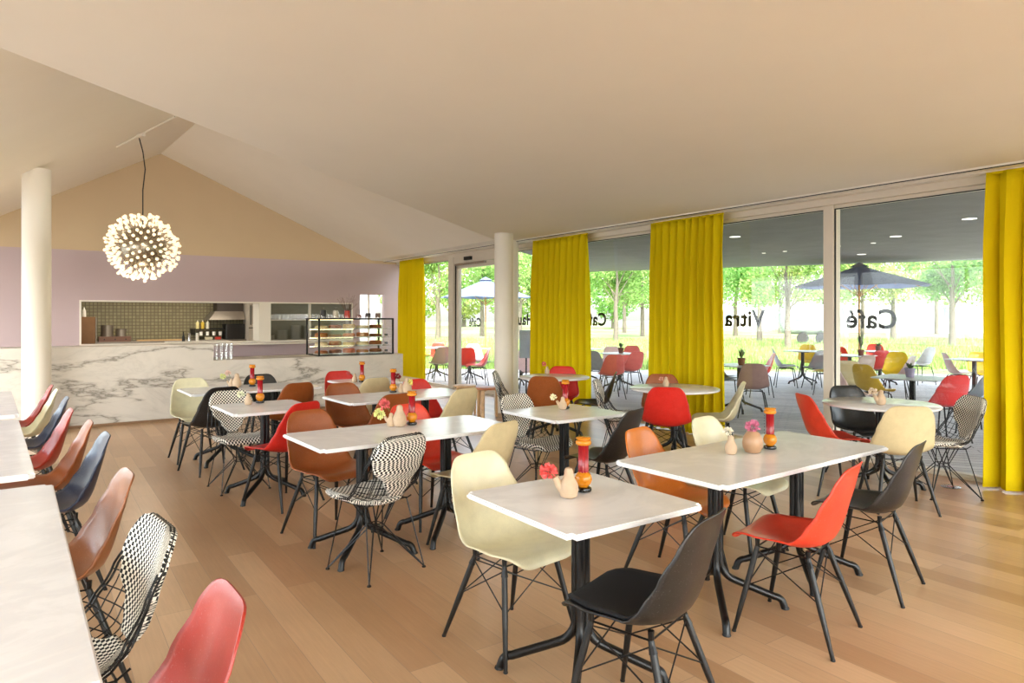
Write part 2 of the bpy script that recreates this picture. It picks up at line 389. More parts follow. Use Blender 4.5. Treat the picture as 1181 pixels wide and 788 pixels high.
# columns
def column(x, y, r, z1, nm):
    struct(MB().lathe([(r, -.0), (r, z1)], (x, y, 0), 40).build(nm, M_white, smooth=True))
column(-.03, 10.42, .155, 3.33, 'column_left')
column(5.93, 8.79, .145, ZC, 'column_right')
column(6.58, 9.54, .13, ZC, 'column_rear')

# outdoors: deck, lawn, overhang
struct(MB().prism([(7.1, -8), (24, -2), (19.77, 7.54), (18.48, 9.06), (15.48, 12.17), (12.87, 14.34), (9.08, 17.49), (7.1, 19.5)], -.12, -.03).build('deck', M_deck))
q = N('meadow_grass'); v = q.coord()
n1 = q.n('ShaderNodeTexNoise', Scale=.35, Detail=4.0); n2 = q.n('ShaderNodeTexNoise', Scale=9.0, Detail=6.0); q.l(v, n1.inputs['Vector']); q.l(v, n2.inputs['Vector'])
ad = q.n('ShaderNodeMath', operation='ADD'); q.l(n1.outputs['Fac'], ad.inputs[0]); q.l(n2.outputs['Fac'], ad.inputs[1])
q.l(q.ramp(ad.outputs[0], [(.75, lin((76, 106, 52))), (1.0, lin((116, 140, 76))), (1.2, lin((152, 160, 104)))]), q.b.inputs['Base Color']); q.b.inputs['Roughness'].default_value = 1
struct(MB().box((7.1, -60, -.3), (160, 150, -.13)).build('lawn', MATS['meadow_grass']))
struct(MB().prism([(7.2, -3.4), (17.9, 2.0), (17.7, 6.7), (13.15, 15.0), (7.2, 10.6)], ZC, ZC + .5).build('overhang_soffit', M_concrete))

CH = [
    ('shell', 'salmon', -0.17, 7.97, -92, 'red shell chair farthest along the left row, nearest the round white column'),
    ('shell', 'cream', -0.14, 7.48, -92, 'cream shell chair second in the left row, just in front of the farthest red one'),
    ('shell', 'navy', -0.08, 6.73, -92, 'dark blue shell chair in the left row, between the cream and the coral one'),
    ('shell', 'salmon', -0.08, 5.84, -93, 'coral red shell chair midway down the left row, between blue and brown chairs'),
    ('shell', 'tan', 0.00, 5.11, -92, 'caramel brown shell chair in the left row, seat seen through the gap between marble tables'),
    ('shell', 'navy', 0.05, 4.53, -93, 'dark blue speckled shell chair in the left row between two brown chairs'),
    ('shell', 'bronze', 0.05, 3.37, -94, 'speckled brown shell chair beside the nearest left marble table, next to a checked chair'),
    ('wire', 'check', 0.06, 2.49, -97, 'black and white checked wire chair beside the nearest left marble table'),
    ('shell', 'salmon', 0.12, 1.76, -92, 'coral red shell chair cut off by the bottom edge, nearest the left marble table'),
    ('shell', 'cream', 1.35, 7.76, 176, 'cream shell chair at the back left table, right before the marble counter'),
    ('shell', 'black', 2.08, 7.85, 180, 'black shell chair half hidden behind the back left table near the red mill'),
    ('shell', 'black', 1.37, 7.11, -14, 'black shell chair seen from behind at the back left table, beside a checked chair'),
    ('shell', 'tan', 2.10, 7.13, -12, 'brown shell chair at the back left table, behind the bright red chair'),
    ('wire', 'check', 1.43, 6.24, 176, 'black and white checked wire chair facing the small square table on the left'),
    ('shell', 'red', 1.60, 5.54, -26, 'bright red shell chair, back turned, tucked at the small square table on the left'),
    ('shell', 'tan', 1.63, 4.58, 168, 'large caramel brown shell chair at the left end of the middle long table'),
    ('wire', 'checkbig', 1.64, 3.80, -14, 'black and white checked wire chair with its back to us at the middle long table'),
    ('shell', 'orangered', 2.35, 4.48, 170, 'orange red shell chair beyond the middle long table, behind its flower vases'),
    ('shell', 'tan', 2.52, 5.68, -6, 'brown shell chair just showing above the orange red one behind the middle long table'),
    ('shell', 'red', 3.31, 6.28, 172, 'red shell chair beyond the table with the dark red flower, right of its vases'),
    ('shell', 'tan', 2.50, 6.32, 176, 'caramel brown shell chair facing us beyond the table with the dark red flower'),
    ('shell', 'beige', 2.99, 7.20, -6, 'beige shell chair seen from behind at the farthest table before the cake display'),
    ('shell', 'red', 3.00, 7.77, 178, 'red shell chair on the far side of the farthest table, against the marble counter'),
    ('shell', 'beige', 3.21, 5.73, -14, 'beige shell chair seen from behind left of the wooden stools'),
    ('shell', 'beige', 2.36, 3.85, -16, 'beige shell chair seen from behind at the right end of the middle long table'),
    ('shell', 'cream', 1.80, 2.60, 172, 'large cream shell chair facing us behind the front square marble table'),
    ('shellpad', 'black', 1.81, 1.78, -17, 'black speckled shell chair with a black seat pad at the front square table'),
    ('wire', 'check', 3.40, 4.55, 170, 'black and white checked wire chair facing the small square table in the centre'),
    ('wire', 'check', 4.74, 6.75, 128, 'checked wire chair seen edge-on beside the white column'),
    ('shell', 'tan', 4.80, 6.21, 48, 'brown shell chair seen from behind at the far round table by the second curtain'),
    ('shell', 'red', 5.54, 6.90, 225, 'red shell chair beyond the far round table, in front of the second curtain'),
    ('shell', 'black', 5.47, 6.18, -46, 'slim black shell chair in profile between the second and third curtains'),
    ('wire', 'check', 5.02, 5.24, 138, 'checked wire chair in profile at the round table by the third curtain'),
    ('shell', 'black', 3.45, 3.79, -18, 'black shell chair, back turned, at the small square table in the centre'),
    ('shell', 'orange', 3.01, 2.68, 166, 'glossy amber orange shell chair facing us at the left end of the large right table'),
    ('shell', 'cream', 3.67, 2.75, 172, 'cream shell chair on the far side of the large right table behind the white flower'),
    ('shell', 'red', 5.06, 4.64, 48, 'red shell chair seen straight from behind at the round table by the third curtain'),
    ('shell', 'tan', 5.72, 5.31, 226, 'brown shell chair behind the round table, against the third curtain'),
    ('shell', 'cream', 5.70, 4.55, -42, 'cream shell chair in profile at the right of the round table by the third curtain'),
    ('shell', 'orangered', 2.98, 1.92, -14, 'coral red shell chair, back turned, at the near side of the large right table'),
    ('shell', 'black', 3.80, 2.01, -12, 'black shell chair at the right corner of the large right table'),
    ('shell', 'orangered', 5.63, 3.27, 122, 'orange red shell chair in profile left of the window mullion at the right round table'),
    ('shell', 'black', 6.26, 3.35, 208, 'black shell chair facing us behind the right round table'),
    ('shell', 'beige', 5.52, 2.68, 44, 'beige shell chair seen from behind at the near side of the right round table'),
    ('wire', 'check', 6.23, 2.66, -52, 'black and white checked wire chair at the right round table beside the last curtain'),
]
OUT = [
    ('mauve', 8.85, 6.40, 50, 'mauve terrace chair seen from behind through the glass left of the mullion'),
    ('darkgrey', 9.88, 7.64, 125, 'dark grey terrace chair half hidden by the edge of the third curtain'),
    ('orangered', 11.19, 7.94, -45, 'orange terrace chair edge just visible beyond the mauve one'),
    ('lilac', 13.12, 8.67, 140, 'pale lilac terrace chair in profile near the two tree trunks'),
    ('yellow', 15.19, 9.43, 235, 'yellow terrace chair facing us beyond the far pale table, left of the mullion'),
    ('grey', 13.30, 8.06, 30, 'grey terrace chair seen from behind left of the mullion'),
    ('yellow', 12.50, 7.40, -30, 'narrow sliver of a yellow terrace chair against the mullion'),
    ('clearred', 9.08, 3.87, 30, 'translucent red terrace chair nearest to the glass at the right'),
    ('lightblue', 10.08, 3.97, -38, 'pale blue terrace chair beside the translucent red one'),
    ('olive', 10.05, 5.20, 100, 'mustard yellow terrace chair left of the square terrace table with the pot'),
    ('yellow', 13.41, 6.53, 250, 'bright yellow terrace chair turned left beyond the mustard one'),
    ('palepink', 12.40, 6.01, -42, 'pale pink terrace chair overlapping the bright yellow one'),
    ('palepink', 9.22, 5.05, 130, 'pale pink terrace chair right beside the mullion'),
    ('beige', 10.62, 5.91, 60, 'beige terrace chair behind the pale pink one by the mullion'),
    ('white', 16.12, 7.32, 300, 'white terrace chair standing alone at the edge of the grass'),
    ('orangered', 16.84, 8.65, 235, 'orange terrace chair facing us beyond the small far table under the parasol'),
    ('clearred', 14.18, 7.33, 30, 'small red terrace chair before the far table under the parasol'),
    ('orangered', 14.78, 8.38, 225, 'orange terrace chair just right of the mullion near the grass'),
    ('taupe', 12.22, 6.62, 20, 'taupe terrace chair left of the parasol pole'),
    ('palepink', 14.30, 5.79, 140, 'pale pink terrace chair under the table at the right edge of the window'),
    ('yellow', 14.67, 5.53, 230, 'yellow terrace chair beside the last curtain'),
    ('coral', 8.67, 9.32, 26, 'coral terrace chair turned away between the second and third curtains, left one'),
    ('coral', 9.67, 9.85, 8, 'coral terrace chair seen square from behind, right of its twin'),
    ('palepink', 10.64, 11.36, 215, 'pale pink terrace chair beyond the two coral ones'),
    ('coral', 11.19, 11.35, 230, 'coral terrace chair facing us beyond the terrace table with the flower pot'),
    ('grey', 9.31, 10.46, 60, 'grey terrace chair beside the right edge of the second curtain'),
    ('orangered', 7.79, 13.10, 20, 'red terrace chair seen from behind through the glass door'),
    ('coral', 7.81, 12.59, -66, 'coral terrace chair in profile through the glass door'),
    ('palepink', 8.82, 14.33, 200, 'pale pink terrace chair facing us beyond the glass door'),
    ('taupe', 7.52, 13.77, 8, 'taupe terrace chair seen through the narrow pane by the first curtain'),
    ('orangered', 8.53, 15.62, 200, 'orange red terrace chair beyond the taupe one by the first curtain'),
    ('yellow', 8.85, 16.86, 120, 'pale yellow terrace chair at the edge of the first curtain'),
    ('palepink', 7.99, 11.01, 200, 'pale pink terrace chair seen between the column and the second curtain'),
]

# ------------------------------------------------------------------ chairs
PROF = [(.238, .412), (.232, .432), (.205, .447), (.15, .446), (.08, .437), (.0, .425), (-.07, .419), (-.125, .430), (-.168, .458), (-.195, .505), (-.214, .56), (-.232, .63), (-.250, .70), (-.264, .765), (-.272, .80), (-.282, .822)]
def catmull(P, t):
    n = len(P) - 1; x = t * n; i = min(int(x), n - 1); f = x - i
    p = [Vector(P[max(0, min(n, i + k))]) for k in (-1, 0, 1, 2)]
    return .5 * ((2 * p[1]) + (-p[0] + p[2]) * f + (2 * p[0] - 5 * p[1] + 4 * p[2] - p[3]) * f * f + (-p[0] + 3 * p[1] - 3 * p[2] + p[3]) * f ** 3)
fine = [catmull(PROF, i / 300) for i in range(301)]
acc = [0]
for i in range(300): acc.append(acc[-1] + (fine[i + 1] - fine[i]).length)
LEN = acc[-1]
def prof(u):
    s_ = u * LEN; lo = 0; hi = 300
    while hi - lo > 1:
        m_ = (lo + hi) // 2
        if acc[m_] <= s_: lo = m_
        else: hi = m_
    f = (s_ - acc[lo]) / max(1e-9, acc[hi] - acc[lo]); p = fine[lo].lerp(fine[hi], f)
    t = (fine[min(300, hi + 4)] - fine[max(0, lo - 4)]).normalized()
    return p, Vector((t.y, -t.x))
def interp(tab, u):
    for (a, b), (c, d) in zip(tab, tab[1:]):
        if u <= c:
            f = (u - a) / (c - a); f = f * f * (3 - 2 * f); return b + (d - b) * f
    return tab[-1][1]
WT = [(0, .215), (.2, .228), (.45, .234), (.58, .229), (.72, .212), (.88, .192), (1, .178)]
LT = [(0, .008), (.15, .022), (.35, .048), (.50, .084), (.60, .084), (.74, .058), (.88, .034), (1, .018)]
def surf(u, v, off=0):
    (px, pz), nrm = prof(u)
    a = abs(2 * u - 1); ex = 5.5 if u < .5 else 5.2
    w = interp(WT, u) * max(.0, 1 - a ** ex) ** (1 / ex)
    full = interp(WT, u)
    vv = v * w / full
    lift = interp(LT, u) * (abs(vv) ** 2.3) + off
    return Vector((v * w, px + nrm.x * lift, pz + nrm.y * lift))
def grid(us, vs, off=0, sc=None):
    V = []; F = []; UV = []
    for u in us:
        k = sc(u) if sc else 1
        for v in vs:
            p = surf(u, v * k, off); V.append(p); UV.append((p.x, u * LEN))
    n = len(vs)
    for i in range(len(us) - 1):
        for j in range(n - 1): F.append((i * n + j, i * n + j + 1, (i + 1) * n + j + 1, (i + 1) * n + j))
    return V, F, UV
def cosu(a, b, n): return [a + (b - a) * (1 - math.cos(PI * i / n)) / 2 for i in range(n + 1)]
SHELLMESH = {}
def shell_part(colr, parent):
    if colr not in SHELLMESH:
        V, F, UV = grid([min(.9995, max(.0005, u)) for u in cosu(0, 1, 36)], [i / 10 - 1 for i in range(21)])
        o = new_mesh('shell', V, F, shell_mat(colr), parent, True)
        md = o.modifiers.new('thickness', 'SOLIDIFY'); md.thickness = .007; md.offset = -1
        SHELLMESH[colr] = o.data
        return o
    o = bpy.data.objects.new('shell', SHELLMESH[colr]); COL.objects.link(o); o.parent = parent
    md = o.modifiers.new('thickness', 'SOLIDIFY'); md.thickness = .007; md.offset = -1
    return o
LEGT = {1: (.155, .12, .405), -1: (.135, -.105, .392)}
LEGB = {1: (.225, .205, .0), -1: (.215, -.235, .0)}
def leg_pts(sx, sy):
    a = LEGT[sy]; b = LEGB[sy]; return Vector((sx * a[0], a[1], a[2])), Vector((sx * b[0], b[1], b[2]))
def dowel_base(root, m=None):
    for sy in (1, -1):
        for sx in (-1, 1):
            a, b = leg_pts(sx, sy)
            lg = MB().tube([a, a.lerp(b, .12), a.lerp(b, .5), b + Vector((0, 0, .004)), b], [.011, .0135, .0135, .009, .007], 10).build('leg', m or M_wood_black, root, True)
            MB().lathe([(.0095, 0), (.0105, .002), (.0095, .009)], (b.x, b.y, 0), 10).build('foot_glide', M_dark, lg, True)
    br = MB()
    cs = [(1, 1), (1, -1), (-1, -1), (-1, 1)]
    for i in range(4):
        a0, a1 = leg_pts(*cs[i]); b0, b1 = leg_pts(*cs[(i + 1) % 4])
        br.tube([a0.lerp(a1, .04), b0.lerp(b1, .46)], .0032, 6); br.tube([b0.lerp(b1, .04), a0.lerp(a1, .46)], .0032, 6)
        br.tube([a0 + Vector((0, 0, .0)), b0 + Vector((0, 0, .0))], .004, 6)
    for c in cs:
        a0, a1 = leg_pts(*c); br.tube([a0 + Vector((0, 0, .035 if c[1] < 0 else .042)), a0, a0.lerp(a1, .1)], [.012, .010, .016], 8)
    br.build('wire_brace', M_black, root)
def make_shell(colr, pad=False):
    root = empty('shell_chair'); shell_part(colr, root); dowel_base(root)
    if pad:
        us = [min(.57, max(.018, u)) for u in cosu(.018, .57, 20)]
        def sc(u):
            a = abs((u - .30) / .28); return .93 * max(0, 1 - a ** 5) ** .2
        V, F, UV = grid(us, [i / 8 - 1 for i in range(17)], .013, sc)
        o = new_mesh('seat_pad', V, F, mat('black_seat_fabric', (20, 20, 22), .95, 0, .2, 300, .2), root, True)
        md = o.modifiers.new('thickness', 'SOLIDIFY'); md.thickness = .012; md.offset = -1
    return root
def make_wire(colr):
    root = empty('wire_chair')
    w = MB()
    us = [i / 26 for i in range(27)]
    for v in [i / 6 - 1 for i in range(1, 12)]:
        w.tube([surf(min(.97, max(.03, u)), v) for u in us], .0024, 5)
    for u in [.06, .13, .20, .28, .36, .44, .50, .555, .61, .67, .74, .82, .90]:
        w.tube([surf(u, i / 8 - 1) for i in range(17)], .0024, 5)
    for off in (0, -.012):
        rim = [surf(min(.995, max(.005, u)), 1, off) for u in cosu(0, 1, 40)] + [surf(min(.995, max(.005, u)), -1, off) for u in reversed(cosu(0, 1, 40))]
        w.tube(rim, .0042, 6, closed=True)
    w.build('wire_shell', M_black, root)
    def pad(nm, u0, u1, sc):
        V = []; F = []; UV = []; nv = 20; NR = 32; ring = 2 * nv + 4
        for i in range(NR + 1):
            u = u0 + (u1 - u0) * i / NR; k = sc(u); e = min(1, min(i, NR - i) / 2 + .7)
            loop = [surf(u, k * (2 * j / nv - 1), .016 * e) for j in range(nv + 1)] + [surf(u, k * 1.06, -.003)] + [surf(u, k * (1 - 2 * j / nv), -.024 * e) for j in range(nv + 1)] + [surf(u, -k * 1.06, -.003)]
            run = 0; base = len(V)
            for j, p in enumerate(loop):
                if j: run += (p - loop[j - 1]).length
                V.append(p); UV.append((run - (loop[0] - loop[nv // 2]).length, u * LEN))
        for i in range(NR):
            for j in range(ring): F.append((i * ring + j, i * ring + (j + 1) % ring, (i + 1) * ring + (j + 1) % ring, (i + 1) * ring + j))
        F.append(tuple(reversed(range(ring)))); F.append(tuple(NR * ring + j for j in range(ring)))
        new_mesh(nm, V, F, M_check, root, True, UV)
    def st(u): return (interp([(0, 1.0), (.24, 1.0), (.36, .84), (.50, .24), (1, .24)], u))
    def bt(u): return (interp([(0, .2), (.55, .18), (.65, .40), (.75, .76), (.86, .98), (1, 1.0)], u))
    pad('seat_pad', .003, .52, st); pad('back_pad', .545, .997, bt)
    b = MB(); r = .0042
    mt = {(sx, sy): Vector((sx * .15, .12 if sy > 0 else -.11, .410 if sy > 0 else .405)) for sx in (-1, 1) for sy in (-1, 1)}
    ft = {(sx, sy): Vector((sx * .20, sy * .20 - .01, .008)) for sx in (-1, 1) for sy in (-1, 1)}
    for k in mt:
        sx, sy = k
        ctr = Vector((sx * .032, sy * .03, .235))
        b.tube([ft[k], mt[k]], r, 6)
        b.tube([ft[k], ctr, mt[(-sx, sy)] * .0 + Vector((sx * .06, sy * .115, .412))], r, 6)
        b.tube([ft[k], Vector((sx * .032, sy * .03, .265)), Vector((sx * .145, sy * .03, .418))], r, 6)
        b.lathe([(.012, 0), (.013, .004), (.006, .012)], (ft[k].x, ft[k].y, 0), 10)
    for z in (.235, .265):
        b.tube([(.032, .03, z), (.032, -.03, z), (-.032, -.03, z), (-.032, .03, z)], r * .8, 6, closed=True)
    for sx in (-1, 1): b.tube([(sx * .15, .17, .43), (sx * .15, .12, .41), (sx * .15, -.11, .405), (sx * .15, -.15, .43)], r, 6)
    for y in (.12, -.11): b.tube([(-.15, y, .41), (.15, y, .41)], r, 6)
    b.build('wire_base', M_black, root)
    return root
PROTO = {}
def get(key, fn):
    if key not in PROTO: PROTO[key] = fn(); return PROTO[key]
    return copy_tree(PROTO[key])
for kind, colr, x, y, az, lab in CH:
    if kind == 'wire': o = get(('w', 0), lambda: make_wire(colr))
    elif kind == 'shellpad': o = get(('p', colr), lambda: make_shell(colr, True))
    else: o = get(('s', colr), lambda: make_shell(colr))
    o.location = (x, y, 0); o.rotation_euler = (0, 0, R(-az))
    tag(o, lab, 'chair', 'wire chairs in the cafe' if kind == 'wire' else 'shell chairs in the cafe')
def make_terrace(colr):
    root = empty('terrace_chair'); shell_part(colr, root)
    for sy in (1, -1):
        for sx in (-1, 1):
            MB().tube([(sx * .10, sy * .14, .405), (sx * .15, sy * .16, .385), (sx * .225, sy * .215, 0)], .0095, 8).build('leg', M_black, root, True)
    MB().tube([(.1, .14, .405), (.1, -.14, .405)], .008, 6).tube([(-.1, .14, .405), (-.1, -.14, .405)], .008, 6).tube([(-.1, .14, .405), (.1, .14, .405)], .008, 6).tube([(-.1, -.14, .405), (.1, -.14, .405)], .008, 6).build('seat_frame', M_black, root)
    return root
for colr, x, y, az, lab in OUT:
    o = get(('t', colr), lambda: make_terrace(colr)); o.location = (x, y, -.03); o.rotation_euler = (0, 0, R(-az))
    tag(o, lab, 'chair', 'shell chairs on the terrace')

# ------------------------------------------------------------------ tables
def contract_legs(root, cx_, cy_, reach=.36, rot=45, top=.715):
    for k in range(4):
        a = R(rot + 90 * k); d = Vector((math.cos(a), math.sin(a), 0)); o_ = Vector((cx_, cy_, 0)); z = Vector((0, 0, 1))
        pts = [o_ + d * .021 + z * top, o_ + d * .021 + z * .24]
        for i in range(1, 7):
            t = i / 6 * R(72); pts.append(o_ + d * (.021 + .11 * (1 - math.cos(t))) + z * (.24 - .11 * math.sin(t)))
        pts.append(o_ + d * (reach - .05) + z * .062)
        for i in range(1, 6):
            t = i / 5 * R(75); pts.append(o_ + d * (reach - .05 + .045 * math.sin(t)) + z * (.062 - .04 * (1 - math.cos(t))))
        pts.append(o_ + d * (reach + .005) + z * .0)
        lg = MB().tube(pts, .0185, 10).build('leg', M_black, root, True); e_ = pts[-1]
        MB().lathe([(.019, 0), (.021, .003), (.019, .010)], (e_.x, e_.y, 0), 12).build('foot_glide', M_dark, lg, True)
def make_rect(w, l, m=M_marble, th=.022, two=None):
    """w along X, l along Y"""
    root = empty('cafe_table')
    bm = bmesh.new(); bmesh.ops.create_cube(bm, size=1)
    for v in bm.verts: v.co = Vector((v.co.x * w, v.co.y * l, .74 - th / 2 + v.co.z * th))
    bmesh.ops.bevel(bm, geom=[e for e in bm.edges if abs(e.verts[0].co.z - e.verts[1].co.z) > .01], offset=.025, segments=4, affect='EDGES')
    bmesh.ops.bevel(bm, geom=[e for e in bm.edges if abs(e.verts[0].co.z - e.verts[1].co.z) < .001 and len(e.link_faces) == 2 and abs(e.link_faces[0].normal.z - e.link_faces[1].normal.z) > .5], offset=.005, segments=2, affect='EDGES')
    me = bpy.data.meshes.new('tabletop'); bm.to_mesh(me); bm.free(); me.materials.append(m)
    o = bpy.data.objects.new('tabletop', me); COL.objects.link(o); o.parent = root
    if max(w, l) > 1.0:
        cs = [(-w / 2 + .40, 0), (w / 2 - .40, 0)] if w > l else [(0, -l / 2 + .40), (0, l / 2 - .40)]
    else: cs = [(0, 0)]
    for c in cs: contract_legs(root, *c, reach=.34)
    pl = MB()
    for c in cs: pl.box((c[0] - .16, c[1] - .16, .708), (c[0] + .16, c[1] + .16, .7175), .003)
    pl.build('mounting_plate', M_black, root)
    return root
def make_round(r):
    root = empty('round_cafe_table')
    MB().lathe([(r - .006, .718), (r, .722), (r, .735), (r - .006, .74)], (0, 0, 0), 64).build('tabletop', M_marble, root, True)
    contract_legs(root, 0, 0, .34)
    MB().box((-.16, -.16, .708), (.16, .16, .718), .003).build('mounting_plate', M_black, root)
    return root
TB = [
 ((.70, .72), 1.85, 2.17, 0, 'square white marble table nearest the camera with a coral carnation'),
 ((1.56, .69), 3.26, 2.32, 2, 'large white marble table at the right with a round vase and a pink flower'),
 ((1.42, .68), 2.00, 4.13, 2, 'long white marble table in the middle with yellow and pink flowers in its vases'),
 ((.73, .71), 3.41, 4.20, 0, 'small square marble table in the centre with a white flower, right of the checked chair'),
 ((.68, .72), 1.55, 5.87, 2, 'small square marble table on the left with one small white flower vase'),
 ((1.30, .70), 1.83, 7.48, 2, 'long marble table at the back left, nearest the marble counter'),
 ((1.32, .68), 2.85, 5.98, 2, 'long marble table with the dark red flower, in front of the cake display'),
 ((1.0, .68), 3.28, 7.50, 2, 'farthest marble table, small in view, just below the cake display'),
]
for i, (sz, x, y, rz, lab) in enumerate(TB):
    o = get(('tab', sz), lambda: make_rect(*sz)); o.location = (x, y, 0); o.rotation_euler = (0, 0, R(rz)); tag(o, lab, 'table', 'marble cafe tables')
for x, y, r_, lab in ((5.49, 4.93, .46, 'round marble table in front of the third yellow curtain'), (6.0, 3.05, .46, 'round marble table at the right beside the window mullion'), (5.28, 6.70, .44, 'small round marble table in front of the second yellow curtain')):
    o = get(('rnd', r_), lambda: make_round(r_)); o.location = (x, y, 0); tag(o, lab, 'table', 'round marble cafe tables')
for x, y, L, rz, lab in ((-.32, 2.665, 2.10, 1.6, 'nearest marble table along the left edge, its white top filling the lower left corner'),
                    (-.47, 5.07, 2.17, 2.9, 'second marble table of the left row, behind the nearest one'),
                    (-.58, 7.48, 2.06, 2.9, 'farthest marble table of the left row, before the round column')):
    o = get(('lt', L), lambda: make_rect(.80, L, th=.03)); o.location = (x, y, 0); o.rotation_euler = (0, 0, R(rz)); tag(o, lab, 'table', 'marble tables of the left row')
# terrace tables
M_ttop = mat('terrace_laminate', (190, 192, 194), .3, 0, .03)
TT = [(9.19, 6.89, 0, .7, 'small terrace table beside the mauve chair with a flower pot'), (14.07, 8.87, 20, .7, 'pale terrace table between the lilac and yellow chairs'),
      (9.20, 4.27, 8, .76, 'square terrace table nearest to the glass with a potted plant'), (15.29, 7.78, 0, .6, 'small far terrace table under the right parasol'),
      (13.28, 7.35, 0, .75, 'terrace table between the mullion and the parasol pole'), (13.86, 5.37, 0, .75, 'terrace table at the right edge beside the last curtain'),
      (10.00, 10.47, 0, .75, 'terrace table between the coral chairs'), (8.49, 14.07, 0, .75, 'terrace table seen through the glass door'), (8.08, 14.96, 0, .75, 'terrace table seen beside the first curtain'),
      (8.47, 11.89, 0, .7, 'terrace table seen between the column and the second curtain'), (10.60, 12.36, 0, .8, 'terrace table peeking past the second curtain')]
for x, y, rz, w, lab in TT:
    o = get(('tt', w), lambda: make_rect(w, w, M_ttop, .014)); o.location = (x, y, -.03); o.rotation_euler = (0, 0, R(rz)); o.name = 'terrace_table'; tag(o, lab, 'table', 'terrace tables')

# ------------------------------------------------------------------ things on the tables
M_ball = mat('amber_lacquer', (206, 128, 24), .18, 0, .05); M_redl = mat('red_lacquer', (150, 18, 30), .22, 0, .05); M_blk = mat('black_lacquer', (14, 13, 13), .15)
M_clay = mat('pale_clay', (190, 164, 136), .6, 0, .06, 30); M_clay2 = mat('warm_clay', (172, 136, 104), .35, 0, .06, 30)
def make_mill():
    root = empty('pepper_mill')
    MB().lathe([(.026, 0), (.034, .003), (.036, .010), (.034, .017), (.024, .022)], n=24).build('base', M_blk, root, True)
    MB().lathe([(.020, .020)] + [(.037 * math.sin(R(a)), .055 - .037 * math.cos(R(a))) for a in range(35, 160, 12)] + [(.016, .088)], n=24).build('ball', M_ball, root, True)
    V = []; F = []; n = 40
    for i, z in enumerate((.084, .205)):
        for k in range(n):
            a = 2 * PI * k / n; r = .021 + .0018 * math.cos(a * 10); V.append((r * math.cos(a), r * math.sin(a), z))
    F = [(k, (k + 1) % n, n + (k + 1) % n, n + k) for k in range(n)] + [tuple(range(n, 2 * n))]
    new_mesh('fluted_shaft', V, F, M_redl, root, True)
    MB().lathe([(.022, .200), (.031, .203), (.034, .209), (.034, .216), (.030, .222), (.024, .2235), (.024, .2255), (.031, .227), (.033, .231), (.028, .235)], n=24).build('cap', M_ball, root, True)
    return root
MILLS = [(1.931, 2.247, 'red and amber mill on the front square table beside the carnation'), (3.418, 2.357, 'red and amber mill on the large right table beside the round vase'),
         (2.130, 4.299, 'red and amber mill on the middle long table'), (3.525, 4.327, 'red and amber mill on the small central square table'),
         (1.574, 6.113, 'red and amber mill on the small square table at the left'), (1.870, 7.577, 'red and amber mill on the back left table'),
         (2.864, 6.191, 'red and amber mill on the table with the dark red flower'), (3.018, 7.358, 'red and amber mill on the farthest table below the cake display')]
for x, y, lab in MILLS:
    o = get('mill', make_mill); o.location = (x, y, .74); tag(o, lab, 'pepper mill', 'pepper mills on the tables')
def petals(mb, c, r, n, seed):
    rr = random.Random(seed)
    for i in range(n):
        d = Vector((rr.gauss(0, 1), rr.gauss(0, 1), rr.gauss(.35, .9))).normalized(); u = d.orthogonal().normalized(); w = d.cross(u)
        a = rr.uniform(0, 6.28); u2 = u * math.cos(a) + w * math.sin(a); w2 = d.cross(u2)
        p = Vector(c) + d * r * rr.uniform(.25, .75); L = r * rr.uniform(.35, .6); h = r * .28
        mb.add([p - u2 * h * .5, p + u2 * h * .5, p + d * L + u2 * h + w2 * h * .4, p + d * L * 1.1 + w2 * -h * .2, p + d * L - u2 * h + w2 * h * .3], [(0, 1, 2, 3), (0, 3, 4)])
def flower(root, base, top, r, rgb, seed):
    b = Vector(base); t = Vector(top); m_ = b.lerp(t, .5) + Vector((0, 0, .008))
    MB().tube([b, m_, t], .0018, 5).build('stem', mat('flower_stem', (96, 112, 48), .6), root)
    mb = MB(); petals(mb, t, r, 70, seed); mb.build('flower', mat('petals_%d_%d_%d' % rgb, rgb, .7, 0, .2, 60), root)
def bird(root, s=1.0, nm='vessel', off=(0, 0, 0), m=None):
    """gourd body with a small rounded head; spout on one side"""
    b = MB().lathe([(.020 * s, 0), (.030 * s, .006 * s), (.036 * s, .028 * s), (.033 * s, .05 * s), (.022 * s, .072 * s), (.0165 * s, .086 * s), (.017 * s, .096 * s), (.013 * s, .106 * s), (.004 * s, .11 * s)], off, 20)
    return b.build(nm, m or M_clay, root, True)
def make_vase(kind, flowers, seed, s=1.0):
    root = empty('bird_vase' if kind != 'egg' else 'egg_vase')
    if kind == 'egg':
        MB().lathe([(.030, 0), (.040, .004), (.053, .03), (.056, .055), (.050, .085), (.036, .110), (.026, .120), (.020, .116)], n=28).build('vessel', M_clay2, root, True)
    elif kind == 'bird':
        bird(root, s)
        MB().tube([(-.012 * s, 0, .022 * s), (-.034 * s, 0, .045 * s), (-.050 * s, 0, .075 * s)], [.020 * s, .015 * s, .011 * s], 12).build('spout', M_clay, root, True)
    elif kind == 'gourd':
        bird(root, s)
    elif kind == 'pair':
        bird(root, 1.35, off=(.028, 0, 0)); bird(root, .85, off=(-.03, 0, 0))
        MB().tube([(-.03, 0, .02), (-.06, 0, .045), (-.075, 0, .07)], [.016, .012, .009], 12).build('spout', M_clay, root, True)
    for b, t, r, rgb in flowers: flower(root, b, t, r, rgb, seed); seed += 1
    return root
VW = R(-34.7 + 0)
